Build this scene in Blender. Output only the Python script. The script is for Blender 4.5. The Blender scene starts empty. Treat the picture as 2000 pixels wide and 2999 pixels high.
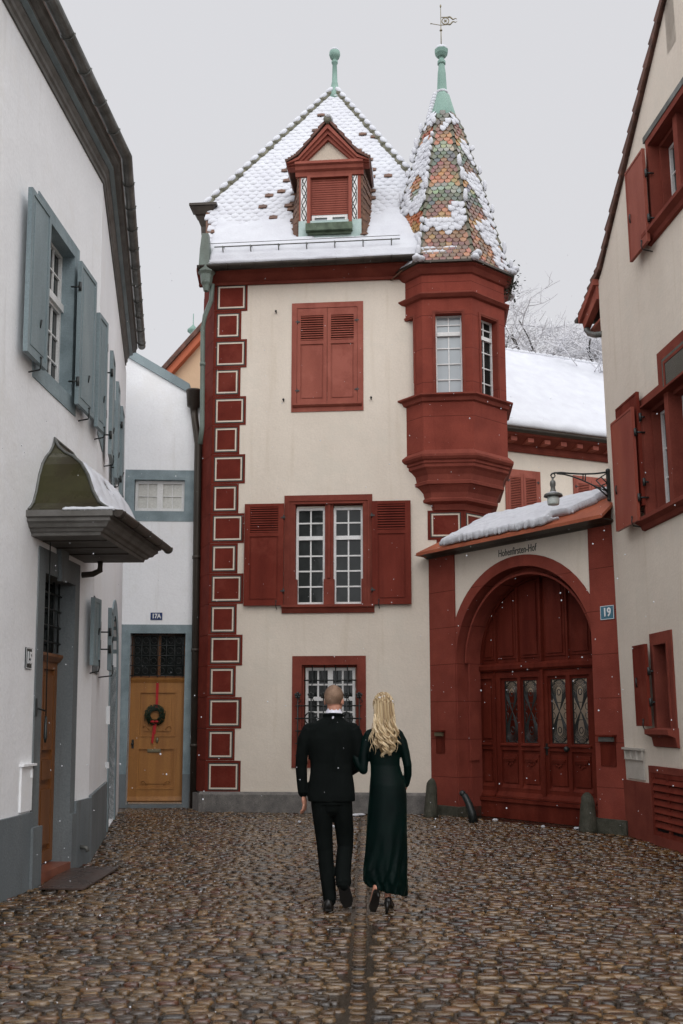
import bpy, bmesh, math, random
from mathutils import Vector, Matrix, noise
from mathutils.geometry import tessellate_polygon
random.seed(7)
sc = bpy.context.scene
# ---------------------------------------------------------------- camera
FPX = 2916.0; PITCH = math.atan(.15); CAMH = 1.55
cp, sp = math.cos(PITCH), math.sin(PITCH)
cam = bpy.data.cameras.new('camera'); co = bpy.data.objects.new('camera', cam)
sc.collection.objects.link(co); sc.camera = co
cam.sensor_fit = 'VERTICAL'; cam.sensor_height = 36; cam.sensor_width = 24
cam.lens = FPX/2999*36; cam.shift_y = 173.5/2999
cam.clip_start = .1; cam.clip_end = 3000
co.location = (0, 0, CAMH); co.rotation_euler = (math.pi/2+PITCH, 0, 0)
cam.dof.use_dof = True; cam.dof.focus_distance = 11.0; cam.dof.aperture_fstop = 8
# ---------------------------------------------------------------- sky, sun, exposure
SUN_EL, SUN_AZ = math.radians(38), math.radians(176)   # soft light from behind the camera
w = bpy.data.worlds.new('World'); sc.world = w; w.use_nodes = True
nt = w.node_tree; nt.nodes.clear()
out = nt.nodes.new('ShaderNodeOutputWorld'); bg = nt.nodes.new('ShaderNodeBackground')
sky = nt.nodes.new('ShaderNodeTexSky'); sky.sky_type = 'NISHITA'; sky.sun_disc = False
sky.sun_elevation = SUN_EL; sky.sun_rotation = SUN_AZ
hs = nt.nodes.new('ShaderNodeHueSaturation'); hs.inputs['Saturation'].default_value = .12
mx = nt.nodes.new('ShaderNodeMix'); mx.data_type = 'RGBA'; mx.inputs[0].default_value = .96
mx.inputs[7].default_value = (6.2, 6.22, 6.5, 1)
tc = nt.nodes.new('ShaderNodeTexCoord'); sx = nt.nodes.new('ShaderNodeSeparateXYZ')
mr = nt.nodes.new('ShaderNodeMapRange'); mr.interpolation_type = 'SMOOTHSTEP'; mr.inputs[1].default_value = .68; mr.inputs[2].default_value = .05   # extra sky strength beside and behind the camera, added to light the walls
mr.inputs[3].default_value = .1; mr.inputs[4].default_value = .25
nt.links.new(sky.outputs[0], hs.inputs['Color']); nt.links.new(hs.outputs[0], mx.inputs[6])
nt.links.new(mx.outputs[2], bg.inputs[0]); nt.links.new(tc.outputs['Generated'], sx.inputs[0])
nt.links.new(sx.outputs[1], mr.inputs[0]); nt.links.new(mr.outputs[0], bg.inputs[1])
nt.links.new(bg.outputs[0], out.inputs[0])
sl = bpy.data.lights.new('sun', 'SUN'); sl.energy = .6; sl.angle = math.radians(40); sl.color = (1, .97, .93)
so = bpy.data.objects.new('sun', sl); sc.collection.objects.link(so)
so.rotation_euler = Vector((-.15, .8, -.62)).to_track_quat('-Z', 'Y').to_euler()
sc.view_settings.view_transform = 'Standard'; sc.view_settings.look = 'None'
sc.view_settings.exposure = .22; sc.view_settings.gamma = 1
# ---------------------------------------------------------------- geometry helpers
def ray(px, py):
    a = (px-1000)/FPX; b = (1673-py)/FPX
    return Vector((a, cp-b*sp, sp+b*cp))
def ground(px, py):
    r = ray(px, py); t = -CAMH/r.z; return Vector((r.x*t, r.y*t))
class Pl:
    """a vertical facade plane: u along the wall, z up, o out of the wall"""
    def __init__(s, o, d, n, lean=0): s.o = Vector(o); s.d = Vector(d); s.n = Vector(n); s.l = lean   # lean: how far the old wall leans back per metre of height
    def w(s, u, z, o=0):
        o -= s.l*z
        return Vector((s.o.x+s.d.x*u+s.n.x*o, s.o.y+s.d.y*u+s.n.y*o, z))
    def uz(s, px, py, o=0):
        r = ray(px, py); q = s.o+s.n*o; t = (q.dot(s.n)-s.l*CAMH)/(r.x*s.n.x+r.y*s.n.y+s.l*r.z)
        p = Vector((r.x*t, r.y*t))-s.o; return p.dot(s.d), CAMH+r.z*t
    def R(s, x0, y0, x1, y1, o=0):
        ym = (y0+y1)/2; xm = (x0+x1)/2
        u0 = s.uz(x0, ym, o)[0]; u1 = s.uz(x1, ym, o)[0]
        return min(u0, u1), max(u0, u1), s.uz(xm, y1, o)[1], s.uz(xm, y0, o)[1]
    def turn(s, u, o, ang):
        """a plane through (u,o) turned by ang (leaf that stands open)"""
        c, q = math.cos(ang), math.sin(ang)
        d = s.d*c+s.n*q; n = s.n*c-s.d*q
        return Pl(s.o+s.d*u+s.n*o, d, n)
def cs(a): a = math.radians(a); return math.cos(a), math.sin(a)
_c, _s = cs(5); PC = Pl(ground(600, 2378), (_c, -_s), (-_s, -_c))
KINK = ground(255, 2525); _c, _s = cs(3.15); PA = Pl(KINK, (_s, _c), (_c, -_s), .014)
_c, _s = cs(9.34); PB = Pl(KINK, (-_s, _c), (_c, _s), .014)
_c, _s = cs(3); PD = Pl(ground(345, 2368), (_c, _s), (_s, -_c))
PG = Pl((1.554, 17.15), Vector((.598, -.801)).normalized(), Vector((-.801, -.598)).normalized())
_c, _s = cs(4.65); PR = Pl((3.92, 13.98), (_s, -_c), (-_c, -_s), -.014)

class MB:
    def __init__(s): s.v = []; s.f = []; s.m = []; s.sm = []; s.col = None
    def add(s, vs, fs, mi=0, sm=False):
        b = len(s.v); s.v += [Vector(v) for v in vs]
        for f in fs: s.f.append([b+i for i in f]); s.m.append(mi); s.sm.append(sm)
    def hexa(s, p, mi=0):
        s.add(p, [(0,1,2,3),(7,6,5,4),(0,4,5,1),(1,5,6,2),(2,6,7,3),(3,7,4,0)], mi)
    def box(s, P, u0, u1, z0, z1, o0, o1, mi=0):
        s.hexa([P.w(u0,z0,o0),P.w(u1,z0,o0),P.w(u1,z1,o0),P.w(u0,z1,o0),P.w(u0,z0,o1),P.w(u1,z0,o1),P.w(u1,z1,o1),P.w(u0,z1,o1)], mi)
    def prism(s, P, pts, o0, o1, mi=0, holes=()):
        loops = [list(pts)]+[list(h) for h in holes]
        flat = [q for l in loops for q in l]; n = len(flat)
        tri = tessellate_polygon([[Vector((q[0], q[1], 0)) for q in l] for l in loops])
        vs = [P.w(q[0], q[1], o1) for q in flat]+[P.w(q[0], q[1], o0) for q in flat]
        fs = [tuple(t) for t in tri]+[tuple(i+n for i in reversed(t)) for t in tri]
        b = 0
        for l in loops:
            for i in range(len(l)):
                j = (i+1) % len(l); fs.append((b+i, b+j, b+j+n, b+i+n))
            b += len(l)
        s.add(vs, fs, mi)
    def frame(s, P, u0, u1, z0, z1, wl, wr, wb, wt, o0, o1, mi=0):
        if wb: s.box(P, u0, u1, z0, z0+wb, o0, o1, mi)
        if wt: s.box(P, u0, u1, z1-wt, z1, o0, o1, mi)
        s.box(P, u0, u0+wl, z0+wb, z1-wt, o0, o1, mi); s.box(P, u1-wr, u1, z0+wb, z1-wt, o0, o1, mi)
    def profile(s, P, u0, u1, prof, mi=0):
        """a moulding: closed profile [(o,z)] swept from u0 to u1"""
        n = len(prof)
        vs = [P.w(u0, z, o) for o, z in prof]+[P.w(u1, z, o) for o, z in prof]
        fs = [tuple(range(n)), tuple(range(2*n-1, n-1, -1))]+[(i, (i+1) % n, (i+1) % n+n, i+n) for i in range(n)]
        s.add(vs, fs, mi)
    def tube(s, pts, r, n=8, mi=0, closed=False, cap=True):
        pts = [Vector(p) for p in pts]; k = len(pts)
        rr = r if isinstance(r, (list, tuple)) else [r]*k
        vs = []; ref = Vector((.13, .21, .97)).normalized()
        for i, p in enumerate(pts):
            a = pts[i-1] if (i or closed) else p; c = pts[(i+1) % k] if (i < k-1 or closed) else p
            t = (c-a); t = t.normalized() if t.length > 1e-9 else Vector((0,0,1))
            if abs(t.dot(ref)) > .98: q = Vector((1, 0, 0))
            else: q = ref
            x = t.cross(q).normalized(); y = t.cross(x)
            for j in range(n):
                an = 2*math.pi*j/n; vs.append(p+(x*math.cos(an)+y*math.sin(an))*rr[i])
        fs = []
        for i in range(k if closed else k-1):
            for j in range(n):
                i2 = (i+1) % k; fs.append((i*n+j, i*n+(j+1) % n, i2*n+(j+1) % n, i2*n+j))
        if not closed and cap: fs += [tuple(range(n)), tuple(range((k-1)*n, k*n))]
        s.add(vs, fs, mi, n > 4)
    def lathe(s, c, prof, n=16, mi=0, sm=True, ph=0, squash=(1, 1)):
        vs = []
        for r, z in prof:
            for j in range(n):
                a = 2*math.pi*j/n+ph; vs.append((c[0]+r*math.cos(a)*squash[0], c[1]+r*math.sin(a)*squash[1], c[2]+z))
        fs = [(i*n+j, i*n+(j+1) % n, (i+1)*n+(j+1) % n, (i+1)*n+j) for i in range(len(prof)-1) for j in range(n)]
        fs += [tuple(range(n)), tuple(range((len(prof)-1)*n, len(prof)*n))]
        s.add(vs, fs, mi, sm)
    def ell(s, c, r, ax=None, n=10, m=6, mi=0, jit=0):
        """ellipsoid, r=(rx,ry,rz) along axes ax"""
        ax = ax or (Vector((1,0,0)), Vector((0,1,0)), Vector((0,0,1))); c = Vector(c)
        vs = [c+ax[2]*r[2]]
        for i in range(1, m):
            ph = math.pi*i/m
            for j in range(n):
                a = 2*math.pi*j/n; k = 1+(random.uniform(-jit, jit) if jit else 0)
                vs.append(c+(ax[0]*(r[0]*math.sin(ph)*math.cos(a))+ax[1]*(r[1]*math.sin(ph)*math.sin(a))+ax[2]*(r[2]*math.cos(ph)))*k)
        vs.append(c-ax[2]*r[2]); L = len(vs)-1
        fs = [(0, 1+j, 1+(j+1) % n) for j in range(n)]
        for i in range(m-2):
            for j in range(n): fs.append((1+i*n+j, 1+(i+1)*n+j, 1+(i+1)*n+(j+1) % n, 1+i*n+(j+1) % n))
        b = 1+(m-2)*n; fs += [(b+j, L, b+(j+1) % n) for j in range(n)]
        s.add(vs, fs, mi, True)
    def loft(s, rings, mi=0, sm=True):
        n = len(rings[0]); vs = [p for r in rings for p in r]
        fs = [(i*n+j, i*n+(j+1) % n, (i+1)*n+(j+1) % n, (i+1)*n+j) for i in range(len(rings)-1) for j in range(n)]
        fs += [tuple(range(n)), tuple(range((len(rings)-1)*n, len(rings)*n))]
        s.add(vs, fs, mi, sm)
    def sheet(s, base, nrm, nu, nv, th, mi=0):
        """lying snow: base(a,b)->point, th(a,b)->depth; nothing where th<=0"""
        g = [[(base(i/nu, j/nv), th(i/nu, j/nv)) for j in range(nv+1)] for i in range(nu+1)]
        on = [[all(g[i+x][j+y][1] > .004 for x in (0,1) for y in (0,1)) for j in range(nv)] for i in range(nu)]
        idx = {}; vs = []
        def v(i, j, top):
            k = (i, j, top)
            if k not in idx:
                p, t = g[i][j]; edge = any(not (0 <= i+x < nu and 0 <= j+y < nv and on[i+x][j+y]) for x in (-1,0) for y in (-1,0))
                t = max(t, 0)*(.45 if edge else 1)
                idx[k] = len(vs); vs.append(p+nrm*(t if top else -.01))
            return idx[k]
        fs = []
        for i in range(nu):
            for j in range(nv):
                if not on[i][j]: continue
                fs.append((v(i,j,1), v(i+1,j,1), v(i+1,j+1,1), v(i,j+1,1)))
                fs.append((v(i,j,0), v(i,j+1,0), v(i+1,j+1,0), v(i+1,j,0)))
                for (x, y, a, b) in ((-1,0,(i,j),(i,j+1)), (1,0,(i+1,j+1),(i+1,j)), (0,-1,(i+1,j),(i,j)), (0,1,(i,j+1),(i+1,j+1))):
                    X, Y = i+x, j+y
                    if not (0 <= X < nu and 0 <= Y < nv and on[X][Y]):
                        fs.append((v(*a,1), v(*b,1), v(*b,0), v(*a,0)))
        s.add(vs, fs, mi, True)

ORG = {}
def tag(o, label=None, cat=None, group=None, kind=None):
    if label: o['label'] = label
    if cat: o['category'] = cat
    if group: o['group'] = group
    if kind: o['kind'] = kind
    return o
def thing(name, loc, label, cat, group=None):
    o = bpy.data.objects.new(name, None); sc.collection.objects.link(o); o.location = loc
    o.empty_display_size = .2; ORG[o.name] = Vector(loc); return tag(o, label, cat, group)
def mk(name, mb, mats, parent=None, label=None, cat=None, group=None, kind=None, org=None, mods=(), recalc=True, attr=None):
    root = parent
    o0 = ORG[parent.name] if parent else Vector(org or (0, 0, 0))
    me = bpy.data.meshes.new(name); me.from_pydata([tuple(v-o0) for v in mb.v], [], mb.f)
    if not isinstance(mats, (list, tuple)): mats = [mats]
    for m in mats: me.materials.append(m)
    me.polygons.foreach_set('material_index', mb.m); me.polygons.foreach_set('use_smooth', mb.sm)
    if attr:
        ca = me.color_attributes.new('Tint', 'FLOAT_COLOR', 'POINT')
        ca.data.foreach_set('color', [c for q in attr for c in (*q, 1)])
    if recalc:
        bm = bmesh.new(); bm.from_mesh(me); bmesh.ops.recalc_face_normals(bm, faces=bm.faces); bm.to_mesh(me); bm.free()
    o = bpy.data.objects.new(name, me); sc.collection.objects.link(o)
    if mods:
        for t, kw in mods:
            m = o.modifiers.new(t, t)
            for k, v in kw.items(): setattr(m, k, v)
        dg = bpy.context.evaluated_depsgraph_get(); dg.update()
        me2 = bpy.data.meshes.new_from_object(o.evaluated_get(dg)); o.modifiers.clear()
        o.data = me2; me2.name = name
        me2.polygons.foreach_set('use_smooth', [True]*len(me2.polygons))
    if parent: o.parent = parent; ORG[o.name] = o0
    else: o.location = o0; ORG[o.name] = o0
    return tag(o, label, cat, group, kind)

# ---------------------------------------------------------------- materials
def mat(name, c1, c2=None, rough=.75, scale=1.5, streak=0, bump=.15, bscale=60, spec=.35, metal=0, sheen=0, joint=None,
        island=None, fine=.12, rough_var=0, attr=False, snowtop=None, coat=0, contrast=.5, dist=.01, dirt=None, wear=None):
    m = bpy.data.materials.new(name); m.use_nodes = True; t = m.node_tree; N = t.nodes; L = t.links
    b = N['Principled BSDF']; b.inputs['Roughness'].default_value = rough; b.inputs['Metallic'].default_value = metal
    b.inputs['Specular IOR Level'].default_value = spec
    if sheen: b.inputs['Sheen Weight'].default_value = sheen; b.inputs['Sheen Tint'].default_value = (.03, .5, .36, 1) if c1[1] > c1[0]*5 else (1, 1, 1, 1); b.inputs['Sheen Roughness'].default_value = .35
    if coat: b.inputs['Coat Weight'].default_value = coat; b.inputs['Coat Roughness'].default_value = .09
    tc = N.new('ShaderNodeTexCoord'); mp = N.new('ShaderNodeMapping'); L.new(tc.outputs['Object'], mp.inputs[0])
    if streak: mp.inputs['Scale'].default_value = (1, 1, streak)
    n1 = N.new('ShaderNodeTexNoise'); n1.inputs['Scale'].default_value = scale; n1.inputs['Detail'].default_value = 6; L.new(mp.outputs[0], n1.inputs[0])
    r1 = N.new('ShaderNodeMapRange'); r1.inputs[1].default_value = .5-contrast/3; r1.inputs[2].default_value = .5+contrast/3; L.new(n1.outputs[0], r1.inputs[0])
    mx = N.new('ShaderNodeMix'); mx.data_type = 'RGBA'; c2 = c2 or tuple(x*.85 for x in c1)
    mx.inputs[6].default_value = (*c1, 1); mx.inputs[7].default_value = (*c2, 1); L.new(r1.outputs[0], mx.inputs[0])
    col = mx.outputs[2]
    if island:
        g = N.new('ShaderNodeNewGeometry'); cr = N.new('ShaderNodeValToRGB'); cr.color_ramp.interpolation = 'CONSTANT'
        el = cr.color_ramp.elements
        while len(el) > 1: el.remove(el[-1])
        for i, c in enumerate(island):
            e = el[0] if i == 0 else el.new(i/len(island)); e.position = i/len(island); e.color = (*c, 1)
        L.new(g.outputs['Random Per Island'], cr.inputs[0])
        m2 = N.new('ShaderNodeMix'); m2.data_type = 'RGBA'; m2.blend_type = 'MULTIPLY'; m2.inputs[0].default_value = 1
        L.new(cr.outputs[0], m2.inputs[6]); L.new(col, m2.inputs[7]); col = m2.outputs[2]
    if attr:
        at = N.new('ShaderNodeAttribute'); at.attribute_name = 'Tint'
        m2 = N.new('ShaderNodeMix'); m2.data_type = 'RGBA'; m2.blend_type = 'MULTIPLY'; m2.inputs[0].default_value = 1
        L.new(at.outputs[0], m2.inputs[6]); L.new(col, m2.inputs[7]); col = m2.outputs[2]
    n2 = N.new('ShaderNodeTexNoise'); n2.inputs['Scale'].default_value = bscale; n2.inputs['Detail'].default_value = 4; L.new(tc.outputs['Object'], n2.inputs[0])
    if fine:
        r2 = N.new('ShaderNodeMapRange'); r2.inputs[1].default_value = .3; r2.inputs[2].default_value = .7
        r2.inputs[3].default_value = 1-fine; r2.inputs[4].default_value = 1+fine*.6; L.new(n2.outputs[0], r2.inputs[0])
        vm = N.new('ShaderNodeVectorMath'); vm.operation = 'SCALE'; L.new(col, vm.inputs[0]); L.new(r2.outputs[0], vm.inputs['Scale']); col = vm.outputs[0]
    if dirt:   # weathering with a shape of its own: run-off streaks
        dm = N.new('ShaderNodeMapping'); dm.inputs['Scale'].default_value = (5, 5, .35); L.new(tc.outputs['Object'], dm.inputs[0])
        dn = N.new('ShaderNodeTexNoise'); dn.inputs['Scale'].default_value = 1.6; dn.inputs['Detail'].default_value = 5; L.new(dm.outputs[0], dn.inputs[0])
        dr = N.new('ShaderNodeMapRange'); dr.inputs[1].default_value = .58; dr.inputs[2].default_value = .78; dr.inputs[4].default_value = dirt[1]; L.new(dn.outputs[0], dr.inputs[0])
        m4 = N.new('ShaderNodeMix'); m4.data_type = 'RGBA'; m4.inputs[7].default_value = (*dirt[0], 1); L.new(dr.outputs[0], m4.inputs[0]); L.new(col, m4.inputs[6]); col = m4.outputs[2]
    if joint:
        s3 = N.new('ShaderNodeSeparateXYZ'); L.new(tc.outputs['Object'], s3.inputs[0])
        ma = N.new('ShaderNodeMath'); ma.operation = 'MODULO'; ma.inputs[1].default_value = joint; L.new(s3.outputs[2], ma.inputs[0])
        mc = N.new('ShaderNodeMath'); mc.operation = 'LESS_THAN'; mc.inputs[1].default_value = .012; L.new(ma.outputs[0], mc.inputs[0])
        m3 = N.new('ShaderNodeMix'); m3.data_type = 'RGBA'; m3.inputs[7].default_value = (*(x*.45 for x in c1), 1)
        L.new(mc.outputs[0], m3.inputs[0]); L.new(col, m3.inputs[6]); col = m3.outputs[2]
    if snowtop:
        g = N.new('ShaderNodeNewGeometry'); s3 = N.new('ShaderNodeSeparateXYZ'); L.new(g.outputs['Normal'], s3.inputs[0])
        r3 = N.new('ShaderNodeMapRange'); r3.inputs[1].default_value = snowtop; r3.inputs[2].default_value = snowtop+.15; L.new(s3.outputs[2], r3.inputs[0])
        m3 = N.new('ShaderNodeMix'); m3.data_type = 'RGBA'; m3.inputs[7].default_value = (.82, .83, .86, 1)
        L.new(r3.outputs[0], m3.inputs[0]); L.new(col, m3.inputs[6]); col = m3.outputs[2]
    if wear:   # old surface: broad faded patches and hairline cracks
        wn = N.new('ShaderNodeTexNoise'); wn.inputs['Scale'].default_value = 1.1; wn.inputs['Detail'].default_value = 9; wn.inputs['Roughness'].default_value = .7; L.new(tc.outputs['Object'], wn.inputs[0])
        wr = N.new('ShaderNodeMapRange'); wr.inputs[1].default_value = .52; wr.inputs[2].default_value = .62; wr.inputs[4].default_value = wear[1]; L.new(wn.outputs[0], wr.inputs[0])
        m5 = N.new('ShaderNodeMix'); m5.data_type = 'RGBA'; m5.inputs[7].default_value = (*wear[0], 1); L.new(wr.outputs[0], m5.inputs[0]); L.new(col, m5.inputs[6]); col = m5.outputs[2]
    L.new(col, b.inputs['Base Color'])
    if rough_var:
        r4 = N.new('ShaderNodeMapRange'); r4.inputs[1].default_value = .3; r4.inputs[2].default_value = .7
        r4.inputs[3].default_value = max(rough-rough_var, .03); r4.inputs[4].default_value = rough+rough_var; L.new(n1.outputs[0], r4.inputs[0]); L.new(r4.outputs[0], b.inputs['Roughness'])
    if bump:
        bp = N.new('ShaderNodeBump'); bp.inputs['Strength'].default_value = bump; bp.inputs['Distance'].default_value = dist
        if wear:
            b2 = N.new('ShaderNodeBump'); b2.inputs['Strength'].default_value = .35; b2.inputs['Distance'].default_value = .03
            nb = N.new('ShaderNodeTexNoise'); nb.inputs['Scale'].default_value = 3.2; nb.inputs['Detail'].default_value = 3; L.new(tc.outputs['Object'], nb.inputs[0])
            L.new(nb.outputs[0], b2.inputs['Height']); L.new(b2.outputs[0], bp.inputs['Normal'])
        L.new(n2.outputs[0], bp.inputs['Height']); L.new(bp.outputs[0], b.inputs['Normal'])
    return m
M = dict(
 cream=mat('cream_plaster', (.68,.61,.52), (.62,.55,.465), .9, 1.2, .5, .25, 35, fine=.05, dirt=((.47,.39,.28), .32), wear=((.60,.55,.47), .5)),
 cream2=mat('pale_plaster', (.60,.52,.42), None, .9, 1.2, .5, .2, 35),
 white=mat('white_plaster', (.84,.85,.86), (.78,.79,.80), .9, .9, .5, .25, 30, fine=.04, dirt=((.5,.48,.44), .25), wear=((.76,.76,.75), .6)),
 stone=mat('red_sandstone', (.235,.055,.038), (.175,.04,.028), .85, 2.5, 0, .4, 70, joint=.62, spec=.07, wear=((.19,.048,.036), .5), dirt=((.12,.026,.019), .45)),
 stone0=mat('red_stone_trim', (.215,.056,.039), (.155,.039,.028), .8, 3, 0, .3, 60, spec=.07, dirt=((.13,.03,.022), .4)),
 red=mat('red_paint', (.165,.029,.018), (.115,.02,.013), .55, 4, .2, .15, 90, spec=.07, wear=((.21,.052,.034), .4), dirt=((.08,.013,.009), .5), rough_var=.12),
 redlight=mat('faded_red_paint', (.29,.085,.058), (.235,.063,.043), .6, 4, .2, .15, 90, spec=.15, wear=((.40,.13,.095), .4), dirt=((.2,.04,.03), .5)),
 redgate=mat('gate_red_paint', (.125,.022,.013), (.08,.013,.008), .5, 5, .15, .2, 80, spec=.07, wear=((.17,.038,.024), .35), dirt=((.07,.007,.005), .5), rough_var=.12),
 dark=mat('dark_void', (.012,.01,.01), None, .9, bump=0),
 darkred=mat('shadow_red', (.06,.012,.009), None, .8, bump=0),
 blue=mat('blue_grey_paint', (.225,.285,.30), (.175,.225,.24), .55, 3, .3, .2, 60, rough_var=.1),
 bluestone=mat('blue_grey_stone', (.25,.315,.335), (.17,.22,.235), .7, 4, 0, .35, 60),
 greystone=mat('grey_stone', (.16,.18,.185), (.115,.13,.135), .7, 2.5, .4, .4, 50, dirt=((.07,.065,.05), .5)),
 plinth=mat('grey_plinth', (.175,.20,.21), (.12,.14,.15), .6, 2, .4, .3, 50, dirt=((.08,.07,.05), .5)),
 granite=mat('granite', (.20,.185,.17), (.10,.095,.09), .7, 8, 0, .5, 120, fine=.5, contrast=.7),
 moss=mat('mossy_stone', (.085,.08,.06), (.028,.03,.018), .75, 9, 0, .8, 60, contrast=.8, dist=.02),
 snow=mat('snow', (.57,.585,.615), (.52,.53,.565), .7, 3, 0, .5, 28, fine=.03, dist=.012),
 zinc=mat('weathered_zinc', (.16,.165,.155), (.085,.085,.075), .45, 5, .3, .2, 40, metal=.35, rough_var=.12),
 cornice=mat('grey_brown_cornice', (.15,.145,.135), (.095,.09,.08), .6, 5, 0, .2, 40, dirt=((.06,.055,.045), .5)),
 copper=mat('verdigris', (.225,.345,.29), (.16,.27,.225), .6, 5, .3, .25, 40),
 olive=mat('olive_copper', (.052,.05,.02), (.03,.021,.010), .3, 3, .5, .15, 20, metal=.35, rough_var=.12),
 brownpipe=mat('brown_pipe', (.055,.045,.035), (.035,.028,.022), .45, 5, .3, .2, 40, metal=.3),
 wood=mat('oak_wood', (.43,.195,.05), (.23,.095,.026), .45, 9, .07, .2, 60, fine=.15, contrast=1.1, dirt=((.12,.05,.018), .5)),
 wood2=mat('dark_oak', (.24,.095,.03), (.12,.045,.015), .4, 6, .09, .15, 60, contrast=.9),
 iron=mat('wrought_iron', (.012,.016,.015), None, .45, bump=.1, spec=.5),
 glass=mat('dark_glass', (.022,.026,.025), (.008,.010,.009), .06, 5, 0, .2, 5, fine=0, spec=.24, contrast=.7),
 curtain=mat('curtain_behind_glass', (.36,.40,.42), (.30,.34,.36), .12, 3, .15, 0, fine=0, spec=.6),
 lace=mat('lace_curtain', (.62,.62,.58), (.50,.50,.46), .35, 30, 0, 0, fine=0, spec=.5),
 frame=mat('white_frame', (.74,.74,.73), (.66,.66,.64), .45, 6, 0, .05, 60),
 tile=mat('roof_tile', (.17,.085,.05), (.09,.05,.035), .7, 6, 0, .3, 60),
 glazed=mat('glazed_tile', (1,1,1), (.72,.72,.72), .3, 12, 0, .15, 60, attr=True, spec=.5, contrast=.9),
 ridge=mat('ridge_tile', (.17,.16,.11), (.10,.10,.075), .6, 8, 0, .4, 60),
 clay=mat('clay_roof', (.36,.10,.045), (.26,.065,.03), .5, 4, 0, .2, 40),
 clayroof=mat('old_clay_tile', (.16,.075,.055), (.07,.04,.03), .8, 7, 0, .5, 40),
 orange=mat('peach_plaster', (.62,.43,.28), None, .9), orangered=mat('orange_fascia', (.50,.13,.06), None, .7),
 sign=mat('sign_blue', (.01,.035,.13), None, .25, bump=0, fine=0, spec=.6), patina=mat('patina_pipe', (.15,.19,.165), (.10,.12,.10), .5, 5, .3, .2, 40), signteal=mat('sign_teal', (.055,.16,.22), None, .25, bump=0, fine=0, spec=.6),
 black=mat('enamel_black', (.012,.02,.02), None, .3, bump=0, fine=0), letter=mat('enamel_white', (.75,.77,.78), None, .35, bump=0, fine=0),
 ink=mat('painted_letters', (.035,.04,.035), None, .8, bump=0),
 band_d=mat('quoin_dark_line', (.045,.05,.045), None, .8, bump=.1), band_w=mat('quoin_pale_line', (.64,.56,.46), None, .8, bump=.1),
 quoin=mat('quoin_red', (.15,.027,.018), (.11,.019,.013), .7, 3, 0, .3, 60, spec=.05, wear=((.2,.05,.035), .35), dirt=((.11,.014,.01), .4)),
 terra=mat('terracotta_step', (.24,.085,.05), (.16,.055,.035), .4, 5), matt=mat('door_plate', (.05,.035,.03), (.075,.05,.042), .3, 4, rough_var=.12),
 soil=mat('wet_joint', (.022,.017,.012), (.035,.027,.018), .14, 8, 0, .6, 60, rough_var=.15, spec=.5),
 cobble=mat('river_cobble', (.66,.47,.26), (.26,.175,.09), .22, 22, 0, .35, 90, rough_var=.1, spec=.5, coat=.55, wear=((.05,.034,.018), .55), fine=.2, contrast=.9, island=[
   (.21,.155,.10),(.05,.037,.025),(.30,.235,.16),(.13,.09,.055),(.025,.02,.015),(.24,.19,.13),(.10,.05,.03),(.17,.135,.095),(.36,.30,.22),(.07,.055,.038),
   (.16,.105,.055),(.19,.16,.12),(.035,.028,.02),(.25,.17,.10),(.12,.10,.075),(.15,.065,.038),(.28,.24,.18),(.06,.045,.03),(.22,.18,.13),(.09,.07,.048)]),
 bark=mat('snowy_bark', (.16,.155,.15), (.09,.087,.082), .9, 5, snowtop=.15), twig=mat('frosted_twig', (.66,.66,.68), (.52,.52,.54), .9, 5, snowtop=.0),
 skin=mat('skin', (.50,.25,.17), (.46,.21,.14), .5, 9, 0, .05, 90, fine=.04), suit=mat('suit_black', (.0055,.0072,.0068), (.004,.0055,.005), .85, 9, 0, .3, 300, spec=.06),
 shirt=mat('shirt_white', (.72,.72,.80), None, .7), shoe=mat('black_leather', (.01,.009,.008), None, .3, bump=.05),
 velvet=mat('green_velvet', (.0006,.0075,.006), (.0004,.0045,.004), .5, 6, 0, .2, 120, sheen=.055, spec=.1),
 hair=mat('blonde_hair', (1,1,1), (.75,.72,.68), .38, 14, .2, 0, spec=.45, fine=0, island=[(.46,.34,.19),(.34,.23,.115),(.60,.47,.29),(.26,.165,.08),(.52,.39,.22),(.68,.55,.36)]),
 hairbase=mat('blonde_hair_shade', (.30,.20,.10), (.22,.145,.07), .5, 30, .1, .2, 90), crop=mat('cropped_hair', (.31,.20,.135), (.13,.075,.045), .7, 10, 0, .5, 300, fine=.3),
 petal=mat('white_petal', (.78,.78,.82), None, .5), leaf=mat('dark_leaf', (.03,.055,.02), (.015,.03,.012), .6, 8), pine=mat('fir_needles', (.016,.034,.014), (.008,.018,.008), .6, 20),
 ribbon=mat('red_ribbon', (.45,.012,.016), None, .5), milk=mat('milk_glass', (.60,.66,.62), None, .2, bump=0, spec=.6), brass=mat('old_brass', (.22,.19,.12), None, .4, metal=.6),
)
# ================================================================ shared parts
def casement(par, P, u0, u1, z0, z1, o, cols=2, rows=(.25,.5,.75), fr=.045, gb=.018, fm=None, gm=None, transom=(), name='window'):
    m = MB(); m.frame(P, u0, u1, z0, z1, fr, fr, fr*1.2, fr, o-.025, o+.03)
    a0, a1, b0, b1 = u0+fr, u1-fr, z0+fr*1.2, z1-fr
    H = b1-b0
    for t in transom:
        z = b0+H*t; m.box(P, a0, a1, z-.035, z+.035, o-.02, o+.045)
    for i in range(1, cols):
        u = a0+(a1-a0)*i/cols; m.box(P, u-gb/2, u+gb/2, b0, b1, o-.012, o+.016)
    for t in rows:
        z = b0+H*t; m.box(P, a0, a1, z-gb/2, z+gb/2, o-.01, o+.018)
    w = mk(name, m, fm or M['frame'], par)
    g = MB(); g.box(P, a0+.001, a1-.001, b0+.001, b1-.001, o-.009, o-.003); mk('pane', g, gm or M['glass'], w)
    return w
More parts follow.
